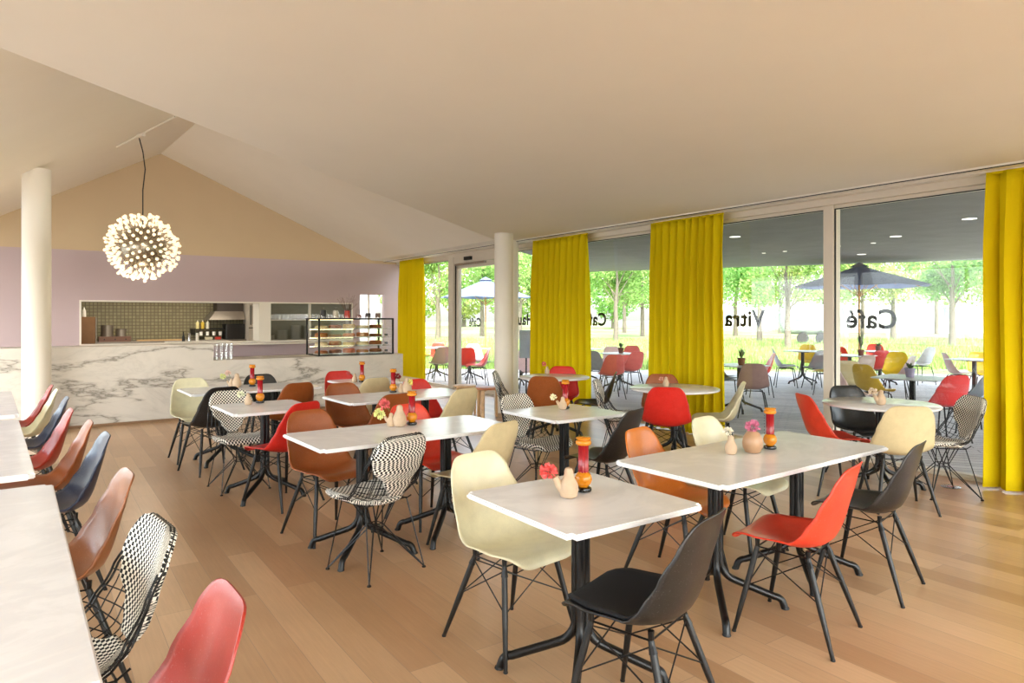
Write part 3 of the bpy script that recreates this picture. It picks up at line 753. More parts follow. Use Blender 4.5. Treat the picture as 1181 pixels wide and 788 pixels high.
VA = [('bird', [((-.05, 0, .07), (-.085, 0, .105), .034, (228, 96, 92))], 1.15, 1.816, 2.207, VW, 'small clay bird vase with a coral carnation on the front square table'),
      ('gourd', [((0, 0, .09), (-.015, 0, .125), .024, (240, 232, 214))], .95, 3.114, 2.391, VW, 'small clay bird vase with a white flower on the large right table'),
      ('egg', [((0, 0, .11), (0, 0, .145), .036, (206, 120, 150))], 1, 3.252, 2.352, VW, 'round brown egg vase with a pink flower on the large right table'),
      ('pair', [((-.075, 0, .065), (-.11, 0, .085), .034, (224, 226, 150)), ((-.04, 0, .1), (-.075, .0, .15), .036, (222, 110, 110))], 1, 2.004, 4.296, VW, 'joined clay bird vases with a yellow and a pink flower on the middle long table'),
      ('bird', [((-.05, 0, .07), (-.075, 0, .10), .024, (240, 234, 200))], .95, 3.475, 4.299, VW, 'clay bird vase with a white flower on the small central square table'),
      ('gourd', [((0, 0, .08), (-.065, 0, .09), .028, (226, 228, 200))], .9, 1.459, 6.053, VW, 'clay bird vase with a small white flower on the small square table at the left'),
      ('pair', [((-.075, 0, .065), (-.12, 0, .115), .028, (214, 218, 150)), ((-.04, 0, .1), (-.065, .0, .15), .028, (226, 196, 180))], 1, 1.690, 7.595, VW, 'joined clay bird vases with pale flowers on the back left table'),
      ('pair', [((.03, 0, .14), (.055, 0, .10), .032, (230, 222, 130)), ((-.04, 0, .1), (-.06, .0, .16), .03, (130, 24, 40))], 1, 2.952, 6.130, VW, 'joined clay bird vases with a dark red and a yellow flower'),
      ('gourd', [((0, 0, .08), (-.07, 0, .10), .024, (206, 90, 90))], .9, 2.949, 7.406, VW, 'clay bird vase with a small red flower on the farthest table'),
      ('gourd', [((0, 0, .08), (-.05, 0, .08), .022, (226, 170, 150))], .95, 5.505, 5.060, VW, 'clay bird vase on the round table by the third curtain'),
      ('bird', [((-.05, 0, .07), (-.07, 0, .11), .034, (232, 214, 190))], 1.15, 5.887, 2.987, VW, 'clay bird vase with a cream flower on the right round table'),
      ('gourd', [((0, 0, .08), (-.04, 0, .13), .028, (220, 110, 100))], .9, 5.419, 7.025, VW, 'clay bird vase with a pink flower on the small round table')]
for i, (kd, fl, s_, x, y, rz, lab) in enumerate(VA):
    o = make_vase(kd, fl, 40 + i * 5, s_); o.location = (x, y, .74); o.rotation_euler = (0, 0, rz); tag(o, lab, 'vase', 'clay flower vases')
# potted plants on the terrace
M_pot = mat('terracotta_brown', (110, 60, 48), .7); M_pot2 = mat('lilac_pot', (150, 140, 165), .5)
def make_pot(tall, m):
    root = empty('potted_plant')
    MB().lathe([(.045, 0), (.062, .10), (.066, .10), (.066, .115), (.055, .115), (.052, .10)], n=20).build('pot', m, root, True)
    mb = MB(); rr = random.Random(int(tall * 100))
    for i in range(46):
        a = rr.uniform(0, 6.28); h = tall * rr.uniform(.4, 1); r = .07 * rr.uniform(.2, 1); d = Vector((math.cos(a), math.sin(a), 0)); u = Vector((-d.y, d.x, 0)) * .012
        p0 = Vector((0, 0, .10)); p1 = d * r * .6 + Vector((0, 0, .1 + h * .6)); p2 = d * r * 1.3 + Vector((0, 0, .1 + h))
        mb.add([p0 - u * .3, p0 + u * .3, p1 + u, p1 - u, p2], [(0, 1, 2, 3), (3, 2, 4)])
    mb.build('foliage', mat('pot_foliage', (84, 104, 70), .7, 0, .3, 30), root)
    return root
for x, y, h, m_, lab in ((9.17, 6.84, .20, M_pot, 'brown pot with a tall dark flower on the terrace table beside the mauve chair'), (9.18, 4.29, .09, M_pot2, 'lilac pot with a low plant on the square terrace table nearest the glass'),
                    (10.02, 10.46, .14, M_pot, 'brown pot on the terrace table between the coral chairs'), (15.26, 7.80, .10, M_pot, 'small brown pot on the far table under the right parasol')):
    o = make_pot(h, m_); o.location = (x, y, .71); tag(o, lab, 'potted plant')
o = make_pot(.5, M_pot); o.location = (13.36, 7.17, .71); tag(o, 'tall green plant standing on the terrace table by the parasol pole', 'potted plant')

# ------------------------------------------------------------------ curtains
q = N('mustard_curtain_cloth'); q.t.nodes.remove(q.b)
df = q.n('ShaderNodeBsdfDiffuse'); tl = q.n('ShaderNodeBsdfTranslucent'); mx = q.n('ShaderNodeMixShader'); mx.inputs[0].default_value = .24
wv = q.n('ShaderNodeTexNoise', Scale=400.0); q.l(q.coord(), wv.inputs['Vector'])
cc = q.ramp(wv.outputs['Fac'], [(.3, lin((226, 202, 14))), (.7, lin((240, 220, 34)))])
q.l(cc, df.inputs[0]); q.l(cc, tl.inputs[0]); q.l(df.outputs[0], mx.inputs[1]); q.l(tl.outputs[0], mx.inputs[2]); q.l(mx.outputs[0], q.out.inputs[0])
M_curt = q.m
def curtain(y0, y1, seed, lab, folds):
    rr = random.Random(seed); n = folds * 20; rows = 26
    ph = [rr.uniform(0, 6.28) for _ in range(6)]; am = [rr.uniform(.6, 1.25) for _ in range(folds + 2)]; wd = (y1 - y0) / folds
    V = []; F = []
    for j in range(rows + 1):
        t = j / rows; z = 2.742 - t * 2.727
        for i in range(n + 1):
            s_ = i / n; fi = s_ * folds; k = int(fi); fr_ = fi - k
            A = (am[k] * (1 - fr_) + am[k + 1] * fr_) * (.034 + .046 * min(1, t * 3.5))
            a = fi * 2 * PI + .5 * math.sin(s_ * 7 + ph[0]) + .12 * math.sin(t * 4 + ph[1] + k)
            cs = math.cos(a); x = 6.80 - A * (2 * abs((cs + 1) / 2) ** .7 - 1) - .008 * math.cos(2 * a + ph[2]) * t
            mid = (y0 + y1) / 2; spread = 1 + .03 * t
            y = mid + (y0 + (y1 - y0) * s_ - mid) * spread - wd * .10 * math.sin(2 * a) * min(1, .3 + t * 3) + .008 * math.sin(t * 5 + k + ph[3])
            V.append((x, y, z))
    for j in range(rows):
        for i in range(n): F.append((j * (n + 1) + i, j * (n + 1) + i + 1, (j + 1) * (n + 1) + i + 1, (j + 1) * (n + 1) + i))
    root = empty('curtain', (0, 0, 0))
    o = new_mesh('cloth', V, F, M_curt, root, True)
    md = o.modifiers.new('thickness', 'SOLIDIFY'); md.thickness = .002
    hem = MB().box((6.79, y0 + .02, 2.725), (6.81, y1 - .02, 2.750)); hem.build('curtain_tape', M_curt, root)
    tag(root, lab, 'curtain', 'mustard yellow curtains at the window wall')
curtain(13.15, 14.30, 3, 'mustard yellow curtain farthest left, beside the mauve wall and cake display', 7)
curtain(7.80, 9.16, 4, 'mustard yellow curtain right of the white column', 9)
curtain(5.31, 6.50, 5, 'mustard yellow curtain behind the round table with the red chair', 10)
curtain(1.52, 2.52, 6, 'mustard yellow curtain at the right edge of the picture', 6)
struct(MB().box((6.77, -3.3, 2.745), (6.83, 14.7, 2.757)).build('trim_6', M_white))

# ------------------------------------------------------------------ lettering on the glass
def lettering(txt, y, size, lab, z=1.372):
    c = bpy.data.curves.new('lettering', 'FONT'); c.body = txt; c.size = size; c.extrude = .0008; c.offset = size * (.024 if 'é' in txt else .031); c.space_character = 1.06
    o = bpy.data.objects.new('glass_lettering', c); COL.objects.link(o)
    dg = bpy.context.evaluated_depsgraph_get(); me = bpy.data.meshes.new_from_object(o.evaluated_get(dg)); bpy.data.objects.remove(o)
    o = bpy.data.objects.new('glass_lettering', me); COL.objects.link(o); me.materials.clear(); me.materials.append(M_dark)
    o.rotation_euler = (R(90), 0, R(90)); o.location = (7.039, y, z); tag(o, lab, 'lettering', 'lettering on the window panes')
lettering('Café', 3.41, .27, 'dark word Café seen reversed on the pane right of the mullion')
lettering('VitraHaus', 4.93, .27, 'dark word beginning with V seen reversed, running behind the third curtain')
lettering('Café', 7.66, .27, 'dark word Café seen reversed, half hidden by the second curtain', 1.35)
lettering('VitraHaus', 8.95, .27, 'dark letters of a word showing between the column and the second curtain', 1.34)
lettering('Café', 11.22, .23, 'dark word Café seen reversed on the glass door', 1.29)

# ------------------------------------------------------------------ pendant lamp
pl = empty('bulb_cluster_pendant', (1.195, 10.85, 2.46))
tag(pl, 'round cluster pendant lamp of many small glass bulbs hanging from the gable ceiling', 'lamp')
gold = mat('polished_core', (150, 140, 124), .25, .9)
MB().ico((0, 0, 0), .30, 4).build('core', gold, pl, True)
M_bulb = mat('lit_bulb_glass', (255, 236, 200), .3, 0, .02, 5, emit=.75, ecol=(255, 240, 214))
fib = []
NB = 320
for i in range(NB):
    z = 1 - 2 * (i + .5) / NB; a = i * 2.399963; r = math.sqrt(1 - z * z); fib.append(Vector((r * math.cos(a), r * math.sin(a), z)))
camdir = Vector((-1.195, -10.85, -.96)).normalized()
fib.sort(key=lambda v: -v.dot(camdir))
st = MB()
bm_proto = MB().lathe([(.006, 0), (.007, .012), (.016, .024), (.022, .038), (.021, .052), (.012, .062), (.003, .065)], n=10)
bulb_me = None; rest = MB()
for i, v in enumerate(fib):
    rj = .40 + .035 * math.sin(i * 12.9898)
    st.tube([v * .28, v * rj], .003, 4)
    qd = v.to_track_quat('Z', 'Y')
    if i < 100:
        if bulb_me is None:
            o = bm_proto.build('bulb', M_bulb, pl, True); bulb_me = o.data
        else:
            o = bpy.data.objects.new('bulb', bulb_me); COL.objects.link(o); o.parent = pl
        o.location = v * rj; o.rotation_mode = 'QUATERNION'; o.rotation_quaternion = qd
    else:
        Mx = Matrix.Translation(v * rj) @ qd.to_matrix().to_4x4(); rest.add([Mx @ p for p in bm_proto.V], bm_proto.F)
st.build('stems', gold, pl)
o = rest.build('bulbs', M_bulb, pl, True); o['kind'] = 'stuff'
MB().tube([(0, 0, .28), (.0, 0, .8), (.03, 0, 1.1), (.0, 0, 1.35), (-.045, 0, 1.53)], .008, 8).build('cable', M_dark, pl, True)
lp = light('pendant_light', 'POINT', (1.195, 10.85, 1.75), (0, 0, 0), 14, (1, .85, .65), .15)
tk = MB(); a = Vector((.89, 11.02, 3.865)); b = Vector((1.49, 10.09, 4.165)); tk.tube([a, b], .012, 6); tk.obox(a.lerp(b, .42) + Vector((0, 0, -.01)), (.05, .12, .03), R(35))
tag(tk.build('ceiling_track', M_white), 'thin white ceiling track on the left slope above the pendant lamp', 'track')

# ------------------------------------------------------------------ counter and what stands on it
ct = empty('marble_counter', (2, 10.8, 0)); tag(ct, 'long bar counter faced in veined marble, tall at the left and low at the right', 'counter')
def cbox(a, b, nm, m, bev=0):
    return MB().box((a[0] - 2, a[1] - 10.8, a[2]), (b[0] - 2, b[1] - 10.8, b[2]), bev).build(nm, m, ct)
cbox((-3.12, 10.72, .04), (2.10, 11.3, 1.08), 'tall_section', M_counter)
cbox((2.10, 10.72, .04), (5.14, 11.5, .84), 'low_section', M_counter)
cbox((-3.12, 10.76, 0), (5.12, 11.3, .04), 'plinth', mat('plinth_wood', (150, 116, 84), .6))
# stacked glasses at the step of the counter
M_tumbler = glass_mat('tumbler_glass', (.985, .99, .995), 3.5)
k_ = 0
def make_tumbler():
    return MB().lathe([(.022, 0), (.031, .115), (.029, .115), (.020, .006)], n=14).build('drinking_glass', M_tumbler, None, True)
for j, z in enumerate((.842, .962)):
    for i in range(4):
        o = get('tumbler', make_tumbler); o.location = (2.16 + i * .066, 10.80, z)
        tag(o, ['drinking glass in the lower row at the step of the marble counter', 'drinking glass stacked in the upper row at the step of the marble counter'][j], 'glass', 'stacked drinking glasses ' + ['below', 'above'][j])
# display case
dc = empty('cake_display_case', (4.27, 11.15, .84)); tag(dc, 'lit glass cake display case with black edges on the low marble counter', 'display case')
def dbx(a, b, nm, m): return MB().box((a[0] - 4.27, a[1] - 11.15, a[2] - .84), (b[0] - 4.27, b[1] - 11.15, b[2] - .84)).build(nm, m, dc)
x0, x1, y0, y1, z0, z1 = 3.70, 4.99, 10.80, 11.40, .842, 1.455
fm = MB(); e = .013
def B(a, b): fm.box((a[0] - 4.27, a[1] - 11.15, a[2] - .84), (b[0] - 4.27, b[1] - 11.15, b[2] - .84))
for xx in (x0, x1):
    for yy in (y0, y1): B((xx - e, yy - e, z0), (xx + e, yy + e, z1))
for yy in (y0, y1):
    B((x0, yy - e, z1 - .025), (x1, yy + e, z1)); B((x0, yy - e, z0), (x1, yy + e, z0 + .012))
for xx in (x0, x1):
    B((xx - e, y0, z1 - .025), (xx + e, y1, z1)); B((xx - e, y0, z0), (xx + e, y1, z0 + .012))
fm.build('frame', M_dark, dc)
dbx((x0, y0 - .003, z0), (x1, y0 + .003, z1 - .02), 'front_pane', M_glass); dbx((x0 - .003, y0, z0), (x0 + .003, y1, z1 - .02), 'side_pane', M_glass)
dbx((x1 - .003, y0, z0), (x1 + .003, y1, z1 - .02), 'side_pane', M_glass); dbx((x0, y0, z1 - .01), (x1, y1, z1 - .002), 'top_pane', mat('case_top', (60, 60, 62), .3))
M_shelf = glass_mat('shelf_glass', (.9, .95, .93), 2.5)
M_led = mat('led_strip', (255, 222, 170), .4, emit=12, ecol=(255, 220, 165))
SH = [.855, .985, 1.125, 1.27]
for z in SH: dbx((x0 + .02, y0 + .03, z), (x1 - .02, y1 - .03, z + .008), 'shelf', M_shelf)
for z in SH[1:] + [1.435]: dbx((x0 + .03, y1 - .06, z - .012), (x1 - .5, y1 - .045, z - .003), 'light_strip', M_led)
cols = [(176, 110, 60), (224, 190, 130), (120, 70, 40), (232, 206, 160), (200, 120, 90), (150, 84, 44)]
def make_cake(c, r, h):
    root = empty('cake')
    MB().lathe([(r + .02, 0), (r + .025, .006), (r + .02, .009)], n=24).build('plate', mat('cake_plate', (235, 235, 232), .3), root, True)
    MB().lathe([(r, .009), (r, h), (r * .95, h + .008)], n=24).build('cake_body', mat('cake_%d' % c[0], c, .7, 0, .25, 60), root, True)
    MB().lathe([(r * .96, h + .006), (r * .8, h + .016), (.01, h + .014)], n=24).build('topping', mat('topping_%d' % c[1], (min(255, c[0] + 40), c[1], c[2]), .6, 0, .3, 90), root, True)
    return root
names = ['lowest', 'second', 'third', 'top']; place = ['leftmost', 'second from left', 'third from left', 'second from right', 'rightmost']
for j, z in enumerate(SH):
    for i in range(5):
        ci = (i * 2 + j * 3) % 6; c = cols[ci]
        hh = .035 + .012 * ((i + j) % 3)
        o = make_cake(c, .105, hh); o.location = (3.84 + i * .24, 11.10, z + .009)
        tag(o, 'cake on a white plate, %s on the %s shelf of the display case' % (place[i], names[j]), 'cake', 'cakes in the display case')
        if i == 4 and j != 3:
            cd = MB().obox((4.90, 10.88, z + .045), (.06, .004, .035), 0, 0, R(-15)).build('price_card', mat('slate_card', (52, 62, 74), .6)); tag(cd, 'small dark price card on the %s shelf of the display case' % names[j], 'card', 'price cards in the display case')
# jars
M_lid = mat('jar_knob', (210, 214, 214), .2)
jc = [('black', (26, 22, 24), .13), ('white', (226, 216, 196), .12), ('red', (206, 52, 36), .12), ('pinkish', (150, 100, 90), .05), ('dark brown', (62, 54, 52), .08), ('brown speckled', (130, 100, 82), .08)]
for (nm, c, h), x in zip(jc, (3.84, 4.05, 4.25, 4.45, 4.62, 4.80)):
    root = empty('sweet_jar', (x, 11.0, z1))
    MB().lathe([(.050, 0), (.055, .004), (.055, .12), (.040, .142), (.036, .148)], n=20).build('glass_body', M_jar, root, True)
    MB().lathe([(.038, .147), (.042, .152), (.030, .162), (.010, .166), (.014, .178), (.010, .188), (.002, .19)], n=16).build('lid', M_jar, root, True)
    mb = MB(); rr = random.Random(int(x * 100)); zz_ = .008
    mb.lathe([(.046, .006), (.048, h * .5), (.044, h)], n=16)
    for i in range(26): a = rr.uniform(0, 6.28); mb.ico((.036 * math.cos(a), .036 * math.sin(a), h - rr.uniform(0, .01)), .011, 1)
    o = mb.build('sweets', mat('sweets_' + nm, c, .4, 0, .35, 80), root, True); o['kind'] = 'stuff'
    tag(root, 'glass jar of %s sweets on top of the cake display case' % nm, 'jar', 'sweet jars on the display case')
# dried flowers behind the jars
df_ = empty('dried_flower_bunch', (4.36, 11.28, z1)); tag(df_, 'bunch of fine dried flowers in a small vase behind the sweet jars', 'flowers')
MB().lathe([(.03, 0), (.035, .05), (.02, .09), (.022, .10)], n=14).build('vase', M_clay, df_, True)
sm = MB(); fl = MB(); rr = random.Random(5)
for i in range(60):
    d = Vector((rr.gauss(0, .42), rr.gauss(0, .42), 1)).normalized() * rr.uniform(.2, .36); p = Vector((0, 0, .08)) + d; sm.tube([(0, 0, .08), p], .0012, 3); fl.ico(p, .007, 1)
sm.build('stems', mat('dry_stem', (120, 100, 80), .8), df_); fl.build('blossoms', mat('dry_blossom', (190, 176, 170), .8), df_)
# low back bench under the hatch
bb = MB().box((2.3, 14.28, 0), (5.2, 14.79, .66)).build('back_bench', mat('lilac_bench', (176, 164, 172), .7)); tag(bb, 'low lilac bench along the mauve wall below the serving hatch', 'bench')
sl = MB().box((2.85, 14.5, .90), (5.6, 14.78, .93)).build('serving_ledge', M_white); tag(sl, 'thin pale serving ledge below the kitchen hatch', 'ledge')

# ------------------------------------------------------------------ kitchen
light('kitchen_ceiling_light', 'AREA', (2.2, 16.3, 2.25), (0, 0, 0), 46, (1, .90, .74), 3.2, .6)
M_steel = mat('brushed_steel', (150, 142, 132), .35, .8, .05)
M_kbrown = mat('kitchen_cabinet_brown', (136, 100, 66), .5)
kt = empty('kitchen_worktop', (2.3, 17.2, 0)); tag(kt, 'steel kitchen worktop along the olive tiled wall behind the hatch', 'worktop')
MB().box((-1.9, -.35, .88), (2.2, .38, .94)).build('top', M_steel, kt); MB().box((-1.9, -.32, .0), (2.2, .38, .88)).build('cabinet', mat('kitchen_front', (170, 164, 150), .5), kt)
cb = empty('tall_kitchen_cabinet', (.80, 16.9, 0)); tag(cb, 'brown cabinet at the left end of the kitchen hatch', 'cabinet')
MB().box((-.22, -.2, 0), (.16, .2, 1.47)).build('body', M_kbrown, cb); MB().box((.17, -.19, .95), (.185, .19, 1.45)).build('door', M_steel, cb)
MB().box((-.2, -.215, .1), (.14, -.2, 1.44)).build('door', M_kbrown, cb)
for i, (dx, dz) in enumerate(((-.12, 0), (.0, .02))):
    bo = MB().lathe([(.03, 0), (.035, .02), (.030, .13), (.012, .17), (.012, .20)], (.72 + dx * .8 + .05, 16.85, 1.47), 12).build('kitchen_bottle', mat('pale_plastic', (224, 222, 214), .4), None, True)
    tag(bo, ['pale bottle at the far left on top of the brown kitchen cabinet', 'pale bottle standing right of another on the brown kitchen cabinet'][i], 'bottle', 'bottles on the brown kitchen cabinet')
sv = empty('stove', (1.33, 17.0, .94)); tag(sv, 'low reddish brown stove under the two steel pots', 'stove')
MB().box((-.30, -.18, 0), (.30, .2, .11)).build('body', mat('stove_brown', (120, 88, 74), .4, .3), sv)
for x in (-.2, 0, .2): MB().lathe([(.014, 0), (.012, .02)], M=Matrix.Translation((x, -.18, .05)) @ Matrix.Rotation(R(90), 4, 'X'), n=10).build('knob', M_dark, sv)
for x, r_, h, lab in ((1.19, .115, .24, 'larger steel pot on the left of the stove behind the hatch'), (1.45, .10, .16, 'smaller steel pot on the right of the stove behind the hatch')):
    o = empty('cooking_pot', (x, 16.98, 1.05)); tag(o, lab, 'pot', 'steel pots on the stove')
    MB().lathe([(r_, 0), (r_, h), (r_ + .006, h + .004), (r_ - .004, h), (r_ - .004, .004)], n=24).build('body', M_steel, o, True)
    for s_ in (-1, 1): MB().tube([(s_ * r_, -.03, h * .8), (s_ * (r_ + .03), -.03, h * .82), (s_ * (r_ + .03), .03, h * .82), (s_ * r_, .03, h * .8)], .006, 6).build('handle', M_steel, o)
cbd = MB().box((1.75, 16.86, .94), (2.65, 17.1, .965), .004).build('cutting_board', mat('board_wood', (206, 168, 116), .6)); tag(cbd, 'long pale wooden board lying on the kitchen worktop', 'board')
tap = empty('beer_tap', (2.56, 15.3, .97)); tag(tap, 'pale twin tap tower at the hatch sill', 'tap')
struct(MB().box((2.1, 15.0, .90), (3.3, 15.5, .97)).build('trim_7', M_white))
for x in (-.03, .12): MB().lathe([(.028, 0), (.028, .16), (.02, .17)], (x, 0, 0), 14).build('tower', M_chrome if x < 0 else M_white, tap, True)
MB().tube([(-.14, 0, 0), (-.14, 0, .10), (-.14, -.03, .13)], [.03, .025, .012], 10).tube([(-.14, 0, .12), (-.14, .02, .20)], .012, 8).build('tap_handle', M_dark, tap, True)
ks = empty('wall_shelf', (3.37, 17.3, 1.17)); tag(ks, 'dark kitchen shelf with hanging cups behind the hatch', 'shelf')
MB().box((-.45, -.2, 0), (.45, .25, .02)).build('board', M_dark, ks); MB().tube([(-.42, -.18, -.03), (.42, -.18, -.03)], .006, 6).build('rail', M_chrome, ks)
for s_ in (-.43, .43): MB().box((s_ - .01, -.18, -.12), (s_ + .01, .28, 0)).build('bracket', M_dark, ks)
for i in range(5):
    c = empty('hanging_cup', (3.08 + i * .14, 17.12, 1.135)); tag(c, 'white cup hanging under the dark kitchen shelf, %s' % place[i].replace('right', 'right end'), 'cup', 'white cups under the kitchen shelf')
    MB().lathe([(.035, -.10), (.036, -.02), (.030, -.012), (.031, -.10)], n=14).build('body', mat('porcelain', (235, 232, 224), .3), c, True)
    MB().tube([(0, 0, -.014), (0, 0, .012)], .004, 5).build('hook', M_chrome, c)
for i, cc_ in enumerate(((226, 214, 150), (206, 176, 60), (224, 222, 200))):
    bo = empty('sauce_bottle', (3.02 + i * .11, 17.2, 1.19)); tag(bo, ['pale yellow squeeze bottle, left of three on the kitchen shelf', 'mustard squeeze bottle, middle of three on the kitchen shelf', 'whitish squeeze bottle, right of three on the kitchen shelf'][i], 'bottle', 'squeeze bottles on the kitchen shelf')
    MB().lathe([(.036, 0), (.038, .01), (.037, .14), (.02, .165)], n=16).build('body', mat('sauce_%d' % i, cc_, .4), bo, True); MB().lathe([(.014, .16), (.004, .205)], n=10).build('nozzle', M_white, bo, True)
hd = empty('extractor_hood', (3.63, 17.2, 1.40)); tag(hd, 'steel kitchen extractor hood at the right of the tiled wall', 'hood')
MB().add([(-.42, -.3, 0), (.38, -.3, 0), (.38, .35, 0), (-.42, .35, 0), (-.25, -.15, .2), (.38, -.15, .2), (.38, .35, .2), (-.25, .35, .2)], [(0, 3, 2, 1), (4, 5, 6, 7), (0, 1, 5, 4), (1, 2, 6, 5), (2, 3, 7, 6), (3, 0, 4, 7)]).build('canopy', M_steel, hd)
MB().box((-.2, -.1, .2), (.38, .35, .85)).build('duct', mat('duct_dark', (60, 52, 46), .5), hd)
gr = MB().box((3.60, 16.98, .94), (4.02, 17.4, 1.30), .01).build('coffee_machine', mat('machine_black', (24, 22, 22), .3)); tag(gr, 'black machine on the worktop below the extractor hood', 'machine')
ov = empty('kitchen_oven', (4.27, 16.9, 0)); tag(ov, 'tall pale steel oven beside the white pillar in the kitchen', 'oven')
MB().box((-.24, -.25, .4), (.24, .3, 1.80)).build('body', mat('oven_steel', (200, 192, 180), .35, .4), ov)
MB().box((-.16, -.262, 1.30), (.17, -.25, 1.72)).build('glass_door', mat('oven_glass', (150, 138, 124), .2), ov); MB().tube([(-.2, -.27, 1.28), (-.2, -.27, 1.74)], .01, 8).build('handle', M_dark, ov); MB().box((-.24, -.255, 1.20), (.24, -.25, 1.22)).build('seam', M_dark, ov)
for i, (c, w) in enumerate((((190, 186, 160), .16), ((180, 44, 30), .12))):
    o = MB().box((3.15 + i * .22, 17.0, .94), (3.15 + i * .22 + w, 17.1, 1.0), .008).build('food_tub', mat('tub_%d' % i, c, .5)); tag(o, ['pale food tub on the worktop under the cup shelf', 'red food tub on the worktop under the cup shelf'][i], 'tub')
# glass and plate shelves right of the pillar
cs_ = empty('crockery_shelf', (4.95, 15.15, .97)); tag(cs_, 'shelf unit with glasses above and plates below, right of the white pillar', 'shelf')
MB().box((-.90, -.18, .42), (.95, .24, .435)).build('shelf_board', M_white, cs_); MB().box((-.90, -.18, -.02), (.95, .24, .0)).build('base_board', M_white, cs_)
MB().box((-.90, .236, 0), (.95, .24, .8)).build('back_panel', mat('shelf_back', (150, 150, 134), .6), cs_)
def make_wg():
    return MB().lathe([(.026, 0), (.030, .12), (.027, .12), (.023, .005)], n=10).build('shelf_glass', M_tumbler, None, True)
for j in range(2):
    for i in range(20):
        o = get('wg', make_wg); o.location = (4.12 + i * .083, 15.02 + j * .12, 1.406); tag(o, ['drinking glass in the front row on the upper crockery shelf', 'drinking glass in the rear row on the upper crockery shelf'][j], 'glass', 'glasses on the upper crockery shelf, ' + ['front', 'rear'][j])
for x, n_p, r_, lab in ((4.14, 6, .06, 'small plate in the low stack at the left of the lower shelf'), (4.36, 12, .115, 'plate in the second stack on the lower crockery shelf'), (4.66, 18, .105, 'plate in the tall narrow stack on the lower crockery shelf'), (4.98, 17, .14, 'wide plate in the stack beside the display case on the lower shelf')):
    for k in range(n_p):
        def mp(): return MB().lathe([(r_ * .6, 0), (r_, .012), (r_, .016), (r_ * .6, .006)], n=18).build('plate', mat('grey_porcelain', (186, 184, 170), .4), None, True)
        o = get(('plate', r_), mp); o.location = (x, 15.12, .97 + k * .0175); tag(o, lab, 'plate', 'plates in stack %s' % ['one', 'two', 'three', 'four'][[.06, .115, .105, .14].index(r_)])
# bright room seen through the small window
struct(MB().box((6.0, 16.3, .0), (7.05, 16.35, 2.3)).build('wall_side_room', mat('bright_room_wall', (238, 238, 236), .9)))
light('side_room_light', 'AREA', (6.5, 15.6, 2.25), (0, 0, 0), 22, (.95, .97, 1), .8, .8)
fr_ = [((6.25, 14.85, .9), (6.275, 14.90, 1.98)), ((6.02, 14.85, .9), (6.03, 14.9, 1.98))]
window('window_9', fr_, [((6.02, 14.87, .9), (6.62, 14.875, 1.98))])

# ------------------------------------------------------------------ stools by the column
M_birch = mat('birch', (222, 184, 138), .45, 0, .08, 20)
def make_stool(mseat):
    root = empty('wooden_stool')
    MB().lathe([(.170, .415), (.175, .42), (.175, .438), (.170, .442)], n=36).build('seat', mseat, root, True)
    for k in range(3):
        a = R(100 + 120 * k); d = Vector((math.cos(a), math.sin(a), 0)); z = Vector((0, 0, 1)); r = .17
        pts = [d * .05 + z * .405, d * .12 + z * .405, d * .150 + z * .395, d * .158 + z * .36, d * .16 + z * 0]
        lg = MB()
        V = []; u = Vector((-d.y, d.x, 0)) * .026
        for i, p in enumerate(pts):
            nn = z * .012 if i < 2 else (d * .012 if i > 2 else (d + z).normalized() * .012)
            V += [p - u - nn, p + u - nn, p + u + nn, p - u + nn]
        F = [(3, 2, 1, 0)]
        for i in range(len(pts) - 1):
            for j in range(4): F.append((i * 4 + j, i * 4 + (j + 1) % 4, i * 4 + 4 + (j + 1) % 4, i * 4 + 4 + j))
        F.append(tuple(len(pts) * 4 - 4 + j for j in range(4)))
        lg.add(V, F).build('leg', M_birch, root)
    return root
o = make_stool(M_birch); o.location = (5.32, 8.95, 0); tag(o, 'wooden stool with a pale seat, left of the white column', 'stool', 'wooden stools')
o = make_stool(mat('brown_seat', (186, 120, 84), .45)); o.location = (5.42, 8.50, 0); tag(o, 'wooden stool with a brown seat touching the view of the white column', 'stool', 'wooden stools')
# floor outlet by the last curtain
fo = MB().lathe([(.075, 0), (.078, .003), (.070, .005)], (6.55, 2.72, 0), 28).build('floor_outlet', M_chrome, None, True); tag(fo, 'round steel floor outlet lid beside the last curtain', 'outlet')

# ------------------------------------------------------------------ outdoors
for i, (x, y) in enumerate(((9.21, 6.99), (11.28, 5.49), (10.02, 3.94), (12.09, 8.48), (12.1, 8.01), (14.0, 7.5), (11.98, 6.21), (11.99, 6.85))):
    r_ = .085 if i in (0, 1, 2, 5) else .04
    o = MB().lathe([(r_, -.004), (r_, .0)], (x, y, ZC - .002), 20).build('downlight', mat('downlight_lens', (255, 250, 240), .4, emit=1.5, ecol=(255, 250, 240)))
    tag(o, 'round downlight in the grey soffit, ' + ['above the third curtain side of the pane', 'above the right parasol', 'highest on the right pane', 'in the track, left', 'in the track, right', 'right above the parasol tip', 'small one left', 'small one beside it'][i], 'downlight', 'downlights in the soffit')
q = N('blue_grey_canvas'); q.t.nodes.remove(q.b); d1 = q.n('ShaderNodeBsdfDiffuse'); t1 = q.n('ShaderNodeBsdfTranslucent'); mx = q.n('ShaderNodeMixShader'); mx.inputs[0].default_value = .5
d1.inputs[0].default_value = lin((142, 154, 184)); t1.inputs[0].default_value = lin((142, 154, 184)); q.l(d1.outputs[0], mx.inputs[1]); q.l(t1.outputs[0], mx.inputs[2]); q.l(mx.outputs[0], q.out.inputs[0])
M_canvas = q.m; M_pole = mat('parasol_wood', (200, 150, 90), .5)
